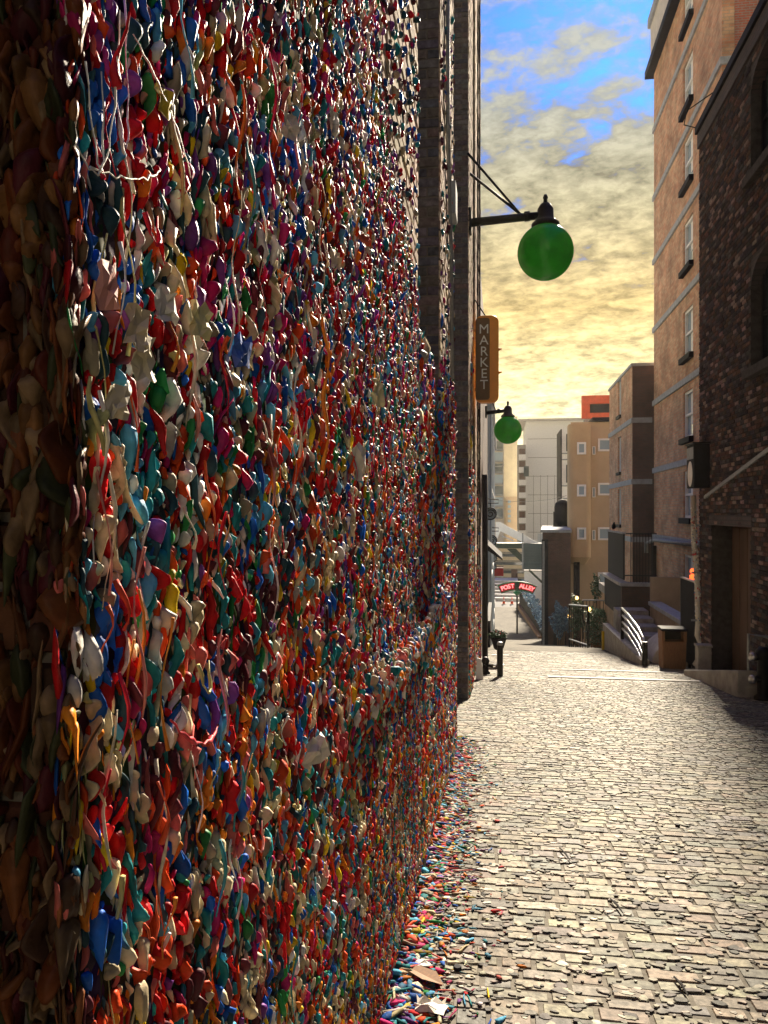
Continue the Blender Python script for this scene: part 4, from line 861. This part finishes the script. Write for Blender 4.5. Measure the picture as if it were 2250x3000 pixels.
# ------------------------------------------------------------------ middle distance
mb_ = thing('brown_building', (4.3, 48, G(48)), 'narrow dark brown brick building where the alley ends on the right', 'building')
bxa, bxb = P(1590, 1700, 45).x, P(1672, 1700, 45).x; bz1 = P(1600, 1560, 45).z
mk('wall', MB().prism([(bxa, 45, -9.8), (bxb, 45, -9.8), (bxb + .9, 58, -9.8), (3.25, 58, -9.8)], (0, 0, bz1 + 9.8)), 'brown_brick', mb_); mk('parapet_cap', MB().prism([(bxa - .12, 44.88, bz1), (bxb + .05, 44.88, bz1), (bxb + .95, 58, bz1), (3.13, 58, bz1)], (0, 0, .16)), 'stone_band', mb_); mk('corner_pier', bx(bxa - .06, bxa + .3, 44.93, 44.999, -9.8, bz1 - .4), 'black_paint', mb_)
mk('door', bx(bxa + .6, bxa + 1.3, 44.95, 44.998, -9.3, -6.6), 'soot', mb_); mk('drain_strip', bx(bxa - .02, bxa + .1, 44.9, 44.93, -9.8, bz1 - .5), 'grey_metal', mb_)
# ochre building with rounded bay
oc = thing('ochre_building', (6, 56, G(56)), 'ochre rendered building with a rounded hanging bay and square white windows', 'building')
mat('ochre', (.54, .38, .22), .85, var=.12, scale=.5); mat('ochre_shade', (.52, .39, .25), .85, var=.12, scale=.5)
oY = 52.5; ox0, ox1 = P(1672, 1400, oY).x, P(1812, 1400, oY).x; ozt = P(1740, 1236, oY).z
mk('wall', MB().prism([(ox0, oY, -10), (ox1, oY, -10), (ox1 + 1, 62, -10), (ox0 * 62 / oY + .1, 62, -10)], (0, 0, ozt + 10)), 'ochre_shade', oc); mk('roof_cap', bx(P(1735, 1236, oY).x, ox1, oY - .2, 62.1, ozt, ozt + .28), 'black_paint', oc)
bY = 51.2; ba, bb = P(1667, 1400, bY).x, P(1733, 1400, bY).x; bzt, bzb = P(1690, 1242, bY).z, P(1690, 1655, bY).z
poly = [(ba, oY - .002, 0), (bb, oY - .002, 0)] + [(bb - .35 + .35 * math.cos(q), bY + .35 - .35 * math.sin(q), 0) for q in np.linspace(0, math.pi / 2, 6)] + [(ba + .35 - .35 * math.sin(q), bY + .35 - .35 * math.cos(q), 0) for q in np.linspace(0, math.pi / 2, 6)]
bay = mk('bay', MB().prism([(x, y, bzb + .5) for x, y, _ in poly], (0, 0, bzt - bzb - .5)), 'ochre', oc)
mx_, my_ = (ba + bb) / 2, oY; lo = [Vector((mx_ + (x - mx_) * .62, my_ + (y - my_) * .45, bzb)) for x, y, _ in poly]; hi = [Vector((x, y, bzb + .499)) for x, y, _ in poly]; n = len(poly)
mk('bay_foot', MB().add(lo + hi, [tuple(range(n))] + [(i, (i + 1) % n, (i + 1) % n + n, i + n) for i in range(n)]), 'ochre', bay)
def sq_window(x0, x1, y0, y1, Y, parent, glass='sky_glass', fr='white_paint', t=.12):
    a, b = P(x0, y1, Y), P(x1, y0, Y); w = mk('window', bx(a.x, b.x, Y - .04, Y - .002, a.z, b.z), glass, parent)
    mk('frame', MB().box(a.x - t, a.x, Y - .1, Y - .003, a.z - t, b.z + t).box(b.x, b.x + t, Y - .1, Y - .003, a.z - t, b.z + t).box(a.x, b.x, Y - .1, Y - .004, a.z - t, a.z).box(a.x, b.x, Y - .1, Y - .004, b.z, b.z + t), fr, w)
    return w
for y0, y1 in ((1301, 1326), (1425, 1449), (1551, 1575)): sq_window(1696, 1711, y0, y1, bY, oc)
for y0, y1 in ((1290, 1317), (1420, 1446), (1550, 1577), (1682, 1706)): sq_window(1757, 1786, y0, y1, oY, oc)
for y0, y1 in ((1310, 1330), (1430, 1455), (1555, 1580)): sq_window(1737, 1742, y0, y1, oY, oc, t=.05)
for x in (1684, 1693): a = P(x, 1700, 52); mk('column', bx(a.x - .09, a.x + .09, 51.7, 51.9, -10, bzb + .3), 'black_paint', oc)
for z in (ozt - 2.9, ozt - 5.9, ozt - 8.9): mk('render_joint', bx(P(1735, 1400, oY).x, ox1, oY - .02, oY - .001, z, z + .05), 'ochre_shade', oc)
# orange roof sign
os_ = thing('roof_sign', P(1745, 1235, 75), 'orange red square frame on a roof behind the ochre building', 'roof sign'); a, b = P(1703, 1228, 75), P(1790, 1160, 75); ia, ib = P(1726, 1212, 75), P(1785, 1184, 75)
mk('frame', MB().box(a.x, b.x, 74.4, 75, ib.z, b.z).box(a.x, b.x, 74.4, 75, a.z, ia.z).box(a.x, ia.x, 74.4, 75, ia.z, ib.z).box(ib.x, b.x, 74.4, 75, ia.z, ib.z), 'orange_paint', os_); mk('opening', bx(ia.x, ib.x, 74.8, 74.95, ia.z, ib.z), 'black_paint', os_); mk('leg', bx(a.x + .3, b.x, 75.01, 76, -9, a.z - .01), 'concrete', os_)
# skybridge
sb = thing('skybridge', P(1500, 1670, 68), 'dark steel skybridge with a white sloping stair crossing over the alley', 'footbridge')
KY = 68; a, b = P(1442, 1606, KY), P(1540, 1592, KY); mk('deck', bx(a.x - 3, b.x, KY, KY + 2.2, a.z, b.z), 'sign_dark', sb)
mat('bridge_teal', (.045, .075, .085), .6, var=.3, scale=2, stretch=(.2, 1, 4)); a, b = P(1532, 1668, KY), P(1593, 1592, KY); mk('cabin', bx(a.x, b.x, KY - .2, KY + 2.4, a.z, b.z), 'bridge_teal', sb)
for i in range(5):
    z = a.z + (b.z - a.z) * (i + .5) / 5; mk('cladding_board', bx(a.x + .02, b.x - .02, KY - .24, KY - .201, z - .2, z + .16), 'bridge_teal', sb)
mk('stair_side', MB().prism([P(1452, 1530, KY + .5), P(1466, 1530, KY + .5), P(1580, 1592, KY + .5), P(1538, 1592, KY + .5), P(1466, 1556, KY + .5), P(1452, 1590, KY + .5)][::-1], (0, .3, 0)), 'white_paint', sb)
mk('rail', tb([P(1470, 1570, KY), P(1505, 1585, KY)], .05, 6), 'steel', sb); mk('brace', MB().prism([P(1485, 1608, KY + .1), P(1512, 1608, KY + .1), P(1534, 1632, KY + .1), P(1534, 1652, KY + .1)][::-1], (0, .3, 0)), 'sign_dark', sb); mk('strut', tb([P(1550, 1670, KY), P(1588, 1706, KY)], .09, 6), 'sign_dark', sb)
for i in range(8): p = P(1576 + 2 * i, 1590, KY); mk('railing_bar', tb([p, p + Vector((0, 0, .8))], .02, 5), 'grey_metal', sb)
for x in (1531, 1590): p = P(x, 1592, KY); mk('post', bx(p.x - .06, p.x + .06, KY - .3, KY - .24, p.z - 2.2, p.z + .9), 'grey_metal', sb)
# low planted wall on the right of the far road and the white wall under the bridge
wl = thing('planted_wall', (2.4, 66, G(66)), 'dark low wall with pale blue plants lining the far road', 'wall')
w0, w1 = Vector((3.25, 60, 0)), Vector((2.05, 80, 0)); mk('wall', MB().prism([(w0.x, w0.y, G(60) - .2), (w1.x, w1.y, G(80) - .2), (w1.x, w1.y, G(80) + 1.9), (w0.x, w0.y, G(60) + .5)], (.3, 0, 0)), 'black_paint', wl); mk('kerb', MB().prism([(w0.x - .3, w0.y, G(60) - .2), (w1.x - .3, w1.y, G(80) - .2), (w1.x - .3, w1.y, G(80) + .5), (w0.x - .3, w0.y, G(60) + .15)], (.28, 0, 0)), 'timber', wl)
for i in range(7):
    p = w0.lerp(w1, i / 6); z = G(p.y) + .8 + 1.5 * i / 6; leaves('foliage', (p.x + .45, p.y, z), (.55, 1.6, .55), 420, .12, BLU + [(.45, .6, .7)], wl, 30 + i)
ww = thing('white_wall', (3.6, 76, G(76)), 'plain white wall below the skybridge on the right', 'wall'); a, b = P(1536, 1860, 82), P(1592, 1672, 82); mk('wall', bx(a.x, b.x + 1.5, 81, 82, -10, b.z), 'white_paint', ww); mk('cap', bx(a.x - .05, b.x + 1.5, 80.95, 82, b.z, b.z + .1), 'concrete', ww); mk('joint', bx(a.x, b.x, 80.985, 80.999, b.z - 3, b.z - 2.95), 'concrete', ww)
# far steps, cones, grey street building seen under the bridge
fs_ = thing('far_steps', P(1490, 1790, 88), 'broad pale steps at the far end of the road', 'steps')
for i in range(6): mk('step', bx(-1.2, 2.2, 86 + i * 1.2, 96, -10, G(86) + .28 * (i + 1)), 'pale_concrete', fs_, bev=.03)
for x, y, lab in ((1476, 1783, 'left of two small orange traffic cones on the far road'), (1500, 1781, 'right of two small orange traffic cones on the far road')):
    p = P(x, y, 83); t = thing('traffic_cone', (p.x, 83, G(83)), lab, 'traffic cone', 'traffic cones'); mk('base', bx(p.x - .2, p.x + .2, 82.8, 83.2, G(83) + .01, G(83) + .06), 'orange_paint', t); mk('cone', MB().lathe((p.x, 83, G(83) + .06), [(.15, 0), (.03, .7)], 14), 'orange_paint', t, smooth=True); mk('stripe', MB().lathe((p.x, 83, G(83) + .06), [(.112, .25), (.085, .4)], 14), 'white_paint', t)
gs = thing('striped_facade', P(1485, 1745, 105), 'grey and beige striped building seen under the skybridge', 'building'); a, b = P(1440, 1745, 105), P(1540, 1600, 105); mk('wall', bx(a.x - 2, b.x, 105, 112, -10, b.z), 'concrete', gs)
for i in range(6): z = a.z + (b.z - a.z) * (i + .3) / 6; mk('ledge', bx(a.x - 2, b.x, 104.85, 104.999, z, z + .45), 'cream_paint', gs); mk('window_strip', bx(a.x, b.x - .3, 104.93, 104.998, z + .5, z + .85), 'glass', gs)
mk('dark_bay', bx(P(1498, 1700, 104.8).x, P(1516, 1700, 104.8).x, 104.7, 104.84, P(1500, 1702, 104.8).z, P(1500, 1668, 104.8).z), 'brown_brick', gs)

# ------------------------------------------------------------------ far towers
wt = thing('white_tower', (8, 135, -10), 'big plain white building behind the ochre one, filling the gap below the sky', 'building')
WY = 130; a, b = P(1541, 1700, WY), P(1668, 1232, WY); mk('wall', bx(a.x, b.x + 8, WY, 145, -10, b.z), 'white_paint', wt); mk('roof_edge', bx(P(1518, 1232, WY).x, b.x + 8, WY - .6, 146, b.z, b.z + .35), 'cornice_paint', wt)
for i in range(9): z = b.z - 3 - i * 3.1; mk('panel_joint', bx(a.x + .3, b.x + 5, WY - .03, WY - .001, z, z + .07), 'concrete', wt)
for i in range(6): x = a.x + 1.2 + i * 1.15; mk('panel_joint', bx(x, x + .06, WY - .034, WY - .0015, -6, b.z - 9), 'concrete', wt)
bt2 = thing('balcony_tower', P(1528, 1700, 126), 'thin grey tower edge with stacked white balconies left of the white building', 'building'); a, b = P(1516, 1700, 126), P(1541, 1302, 126); mk('wall', bx(a.x, b.x - .02, 126.5, 129, -10, b.z), 'concrete', bt2)
for i in range(8):
    y = 1332 + i * 37; p, q = P(1520, y + 16, 126), P(1540, y, 126); o = mk('balcony', bx(p.x, q.x, 125.2, 126.49, p.z, q.z), 'white_paint', bt2); mk('opening', bx(p.x + .1, q.x - .1, 126.4, 126.495, q.z, q.z + 1.0), 'brown_brick', o)
sg2 = P(1541, 1375, 125); mk('side_sign', bx(sg2.x - .35, sg2.x + .45, 124.8, 125.0, P(1541, 1396, 125).z, P(1541, 1366, 125).z), 'bridge_teal', bt2)
ct = thing('cream_tower', P(1495, 1700, 150), 'tall cream tower slab with a glazed edge, furthest on the left', 'building'); a, b = P(1474, 1700, 150), P(1516, 1220, 150); mk('wall', bx(a.x, b.x, 150, 165, -10, b.z), 'cream_paint', ct)
mk('low_wing', bx(P(1482, 1550, 149).x, P(1516, 1550, 149).x, 148.8, 149.9, -10, P(1500, 1455, 149).z), 'ochre_shade', ct)
for i in range(5): p, q = P(1488, 1530 - i * 14, 148.7), P(1496, 1522 - i * 14, 148.7); mk('window', bx(p.x, q.x, 148.6, 148.79, p.z, q.z), 'sky_glass', ct)
gw = thing('glazed_tower', P(1455, 1700, 120), 'grey tower with a column of blue windows at the left above the round signs', 'building'); a, b = P(1420, 1700, 120), P(1476, 1255, 120); mk('wall', bx(a.x, b.x, 120, 124, -10, b.z), 'cornice_paint', gw)
for i in range(7):
    p, q = P(1447, 1318 + i * 33, 119.9), P(1473, 1292 + i * 33, 119.9); w = mk('window', bx(p.x, q.x, 119.85, 119.99, p.z, q.z), 'sky_glass' if i % 2 else 'glass', gw); mk('frame', bx(p.x, q.x, 119.8, 119.849, p.z - .15, p.z + .1), 'grey_metal', w)
st_ = thing('steel_building', P(1655, 1560, 88), 'narrow white building with dark shutters just left of the ochre building', 'building'); a, b = P(1646, 1560, 88), P(1680, 1262, 88); mk('wall', bx(a.x, b.x, 88, 94, -10, b.z), 'white_paint', st_); mk('edge', bx(a.x - .12, a.x, 87.9, 94, -10, b.z + .2), 'black_paint', st_)
for y0, y1 in ((1272, 1322), (1362, 1414)): p, q = P(1659, y1, 87.9), P(1668, y0, 87.9); mk('shutter', bx(p.x, q.x, 87.6, 87.99, p.z, q.z), 'black_paint', st_)
for y in (1330, 1348, 1425, 1462): p = P(1646, y, 87.9); mk('ledge', bx(p.x, P(1680, y, 87.9).x, 87.85, 87.999, p.z, p.z + .12), 'grey_metal', st_)
tk = thing('roof_tank', P(1645, 1552, 62), 'black tank with domed top on the roof of the dark brown building', 'tank'); c = P(1647, 1552, 56); tp = P(1647, 1466, 56).z
mk('drum', MB().lathe((c.x, 56, bz1 + .1), [(.55, 0), (.55, (tp - bz1) * .72), (.48, (tp - bz1) * .85), (.25, (tp - bz1) * .96), (.05, tp - bz1)], 20), 'black_paint', tk, smooth=True); mk('ladder', bx(c.x - .62, c.x - .56, 55.8, 56.1, bz1 + .1, tp - .8), 'black_metal', tk); mk('pipe', tb([(c.x + .5, 55.8, bz1 + .1), (c.x + .62, 55.8, tp - .5)], .08, 8), 'black_metal', tk)
for x0, y0, Y0, x1, y1, Y1, lab in ((1425, 1462, 40, 1660, 1452, 52, 'thin overhead cable crossing above the round signs'), (1420, 1360, 30, 1480, 1358, 120, 'thin overhead cable at the left in front of the glazed tower')):
    a, b = P(x0, y0, Y0), P(x1, y1, Y1); mid = a.lerp(b, .5) - Vector((0, 0, .25)); tag(mk('overhead_cable', tb([a, a.lerp(mid, .5) - Vector((0, 0, .08)), mid, mid.lerp(b, .5) - Vector((0, 0, .08)), b], .012, 5), 'soot'), lab, 'cable')

# ------------------------------------------------------------------ litter along the foot of the gum wall and flecks on the paving
def on_ground(V, o, yaw):
    c, s = math.cos(yaw), math.sin(yaw); W = np.stack([V[:, 0] * c - V[:, 1] * s, V[:, 0] * s + V[:, 1] * c, V[:, 2]], 1); W[:, 2] -= .105 * W[:, 1]; return W + np.array(o)
lit = Pieces(); LC = [PC[i] for i in (0, 1, 3, 4, 5, 6, 6, 5, 9, 10, 10, 8, 11, 12, 2, 7, 13)]
for k in range(5200):
    Y = 1.6 + 6.6 * random.random() ** 1.15; d = abs(random.gauss(0, 1)) * (.12 if random.random() < .7 else .24) * (1 - .05 * Y)
    x = WX + bulge(min(Y, 7.4), -2) + .01 + d; V, Fc = gum_shape(1, random.choice(KINDS)); s = (.007 + .021 * random.random() ** 1.7) * (1.3 if d < .1 else .9)
    V = V[:, [2, 1, 0]] * np.array((1.0, .75, .28 if d > .1 else .45)) * s
    W = on_ground(V, (x, Y, G(Y) + .004 + s * .12 + max(0, .07 - d) * random.random() * .6), random.uniform(0, 6.3)); lit.add(W, Fc, jit(random.choice(LC), .25) * random.uniform(.25, .8))
litter = link('gum_litter', bpy.data.meshes.new('gum_litter'), 'gum')
tag(litter, 'drift of fallen gum scraps along the foot of the gum wall', 'litter')
lit.emit('gum_scrap', 'old_gum', litter, 300, True, 'gum_scraps')
flk = Pieces(); FCOL = [(.34, .31, .25), (.42, .39, .32), (.26, .24, .19), (.085, .08, .072), (.055, .052, .048), (.11, .10, .09), (.2, .185, .15), (.15, .14, .12), (.24, .21, .17)]
disc = np.array([(math.cos(t), math.sin(t), 0) for t in np.linspace(0, 2 * math.pi, 9)[:-1]])
DF = np.array([(0, i, (i + 1) % 8 if (i + 1) % 8 else 8, 0) for i in range(0)] or [(0, 1, 2, 3), (0, 3, 4, 7), (4, 5, 6, 7)] + [(i, i + 8, (i + 1) % 8 + 8, (i + 1) % 8) for i in range(8)])
for k in range(15000):
    Y = 1.7 + 12.5 * random.random() ** 1.4; x = random.uniform(WX + .05, 4.15); s = .008 + .026 * random.random() ** 1.6
    top = disc * np.array((random.uniform(.7, 1.4), random.uniform(.5, .9), 1)) * s * (1 + RNG.normal(0, .16, (8, 1))); V = np.concatenate([top * .82 + np.array((0, 0, .0014)), top + np.array((0, 0, -.002))])
    flk.add(on_ground(V, (x, Y, G(Y) + .0012 + random.uniform(0, .0012)), random.uniform(-.6, .6)), DF, jit(random.choice(FCOL), .15))
spots = link('gum_spots', bpy.data.meshes.new('gum_spots'), 'paver'); tag(spots, kind='stuff')
flk.emit('gum_spots', 'paver', spots, 0, False, 'gum_spots')
def ground_pt(x, y):
    a, c, b = ray(x, y); Y = -1.55 / (b / c + .105); return Vector((a / c * Y, Y, G(Y)))
UPG = (0, .9945, -.1045)
for i, (x, y, w, h, col, lab) in enumerate(((1210, 2680, .07, .10, (.75, .73, .68), 'white folded card, upper one in the litter by the gum wall'), (1320, 2390, .06, .05, (.12, .35, .7), 'blue and white wrapper in the litter furthest along the wall'), (1225, 2835, .10, .05, (.75, .72, .66), 'white paper strip beside a red cap in the litter'),
        (1260, 2960, .12, .08, (.70, .66, .58), 'large cream paper scrap at the bottom edge of the pavement'), (1120, 2975, .10, .10, (.06, .38, .40), 'teal wrapper at the bottom corner of the gum wall'), (1160, 2935, .09, .06, (.66, .28, .24), 'salmon pink wrapper low in the litter'), (1330, 2300, .06, .05, (.6, .1, .1), 'red scrap of wrapper near the far litter'))):
    p = ground_pt(x, y); o = crumple(p + Vector((0, 0, .012)), (1, 0, 0), (0, .1045, .9945), w, h, col, 400 + i, 'wrapper', None, up=UPG, amp=.25); tag(o, lab, 'wrapper', 'wrappers in the litter')
lp = ground_pt(1240, 2870); lf_ = MB(); rg = np.random.default_rng(3)
pts = [(-.11, 0), (-.05, .035), (.03, .045), (.11, .0), (.03, -.04), (-.05, -.03)]
vs_ = [(lp.x + .06 * 0 + px * .8 + py * .6, lp.y - px * .6 + py * .8, lp.z - .105 * (-px * .6 + py * .8) + .02 + .02 * abs(py) * 20 * .5) for px, py in pts]; vs_ += [(a, b, c - .002) for a, b, c in vs_] 
lf_.add(vs_, [(0, 3, 2, 1), (0, 5, 4, 3), (6, 7, 8, 9), (6, 9, 10, 11)] + [(i, (i + 1) % 6, (i + 1) % 6 + 6, i + 6) for i in range(6)]); tag(mk('dry_leaf', lf_, 'timber'), 'dark brown dry leaf lying in the litter near the bottom', 'leaf')
for i, (x0, y0, x1, y1, lab) in enumerate(((1640, 2490, 1670, 2527, 'thin dark twig on the pavement, upper one'), (1788, 2640, 1825, 2682, 'thin dark twig on the pavement, middle one'), (1975, 2870, 2015, 2925, 'thin dark twig on the pavement, lower right one'), (1350, 2375, 1400, 2388, 'brown stick with red tip in the far litter'))):
    a, b = ground_pt(x0, y0), ground_pt(x1, y1); o = mk('twig', tb([a + Vector((0, 0, .012)), a.lerp(b, .5) + Vector((.004, 0, .016)), b + Vector((0, 0, .012))], [.004, .006, .003], 6), 'soot', None); tag(o, lab, 'twig', 'twigs on the pavement')
for x, y, lab in ((1985, 2420, 'small black bottle cap lying alone on the right of the pavement'), (1340, 2840, 'black bottle cap near the white signature side of the litter'), (1255, 2855, 'red bottle cap in the litter')):
    p = ground_pt(x, y); tag(mk('bottle_cap', MB().lathe(p + Vector((0, 0, .002)), [(.017, 0), (.017, .008), (.014, .012), (.004, .012)], 14), 'red_paint' if 'red' in lab else 'black_paint', smooth=False), lab.replace(' near the white signature side of the litter', ' at the edge of the litter near the bottom'), 'bottle cap', 'bottle caps')

# ------------------------------------------------------------------ warm hazy air
def haze():
    m = bpy.data.materials.new('haze_air'); m.use_nodes = True; nt = m.node_tree; nt.nodes.remove(nt.nodes['Principled BSDF'])
    v = nt.nodes.new('ShaderNodeVolumePrincipled'); v.inputs['Color'].default_value = (1.0, .93, .80, 1); v.inputs['Density'].default_value = HAZE; v.inputs['Anisotropy'].default_value = .45
    nt.links.new(v.outputs[0], nt.nodes['Material Output'].inputs['Volume'])
    o = mk('haze', bx(-310, 310, -40, 410, -11.2, 26), None); o.data.materials.append(m); tag(o, kind='stuff')
HAZE = .0002
haze()
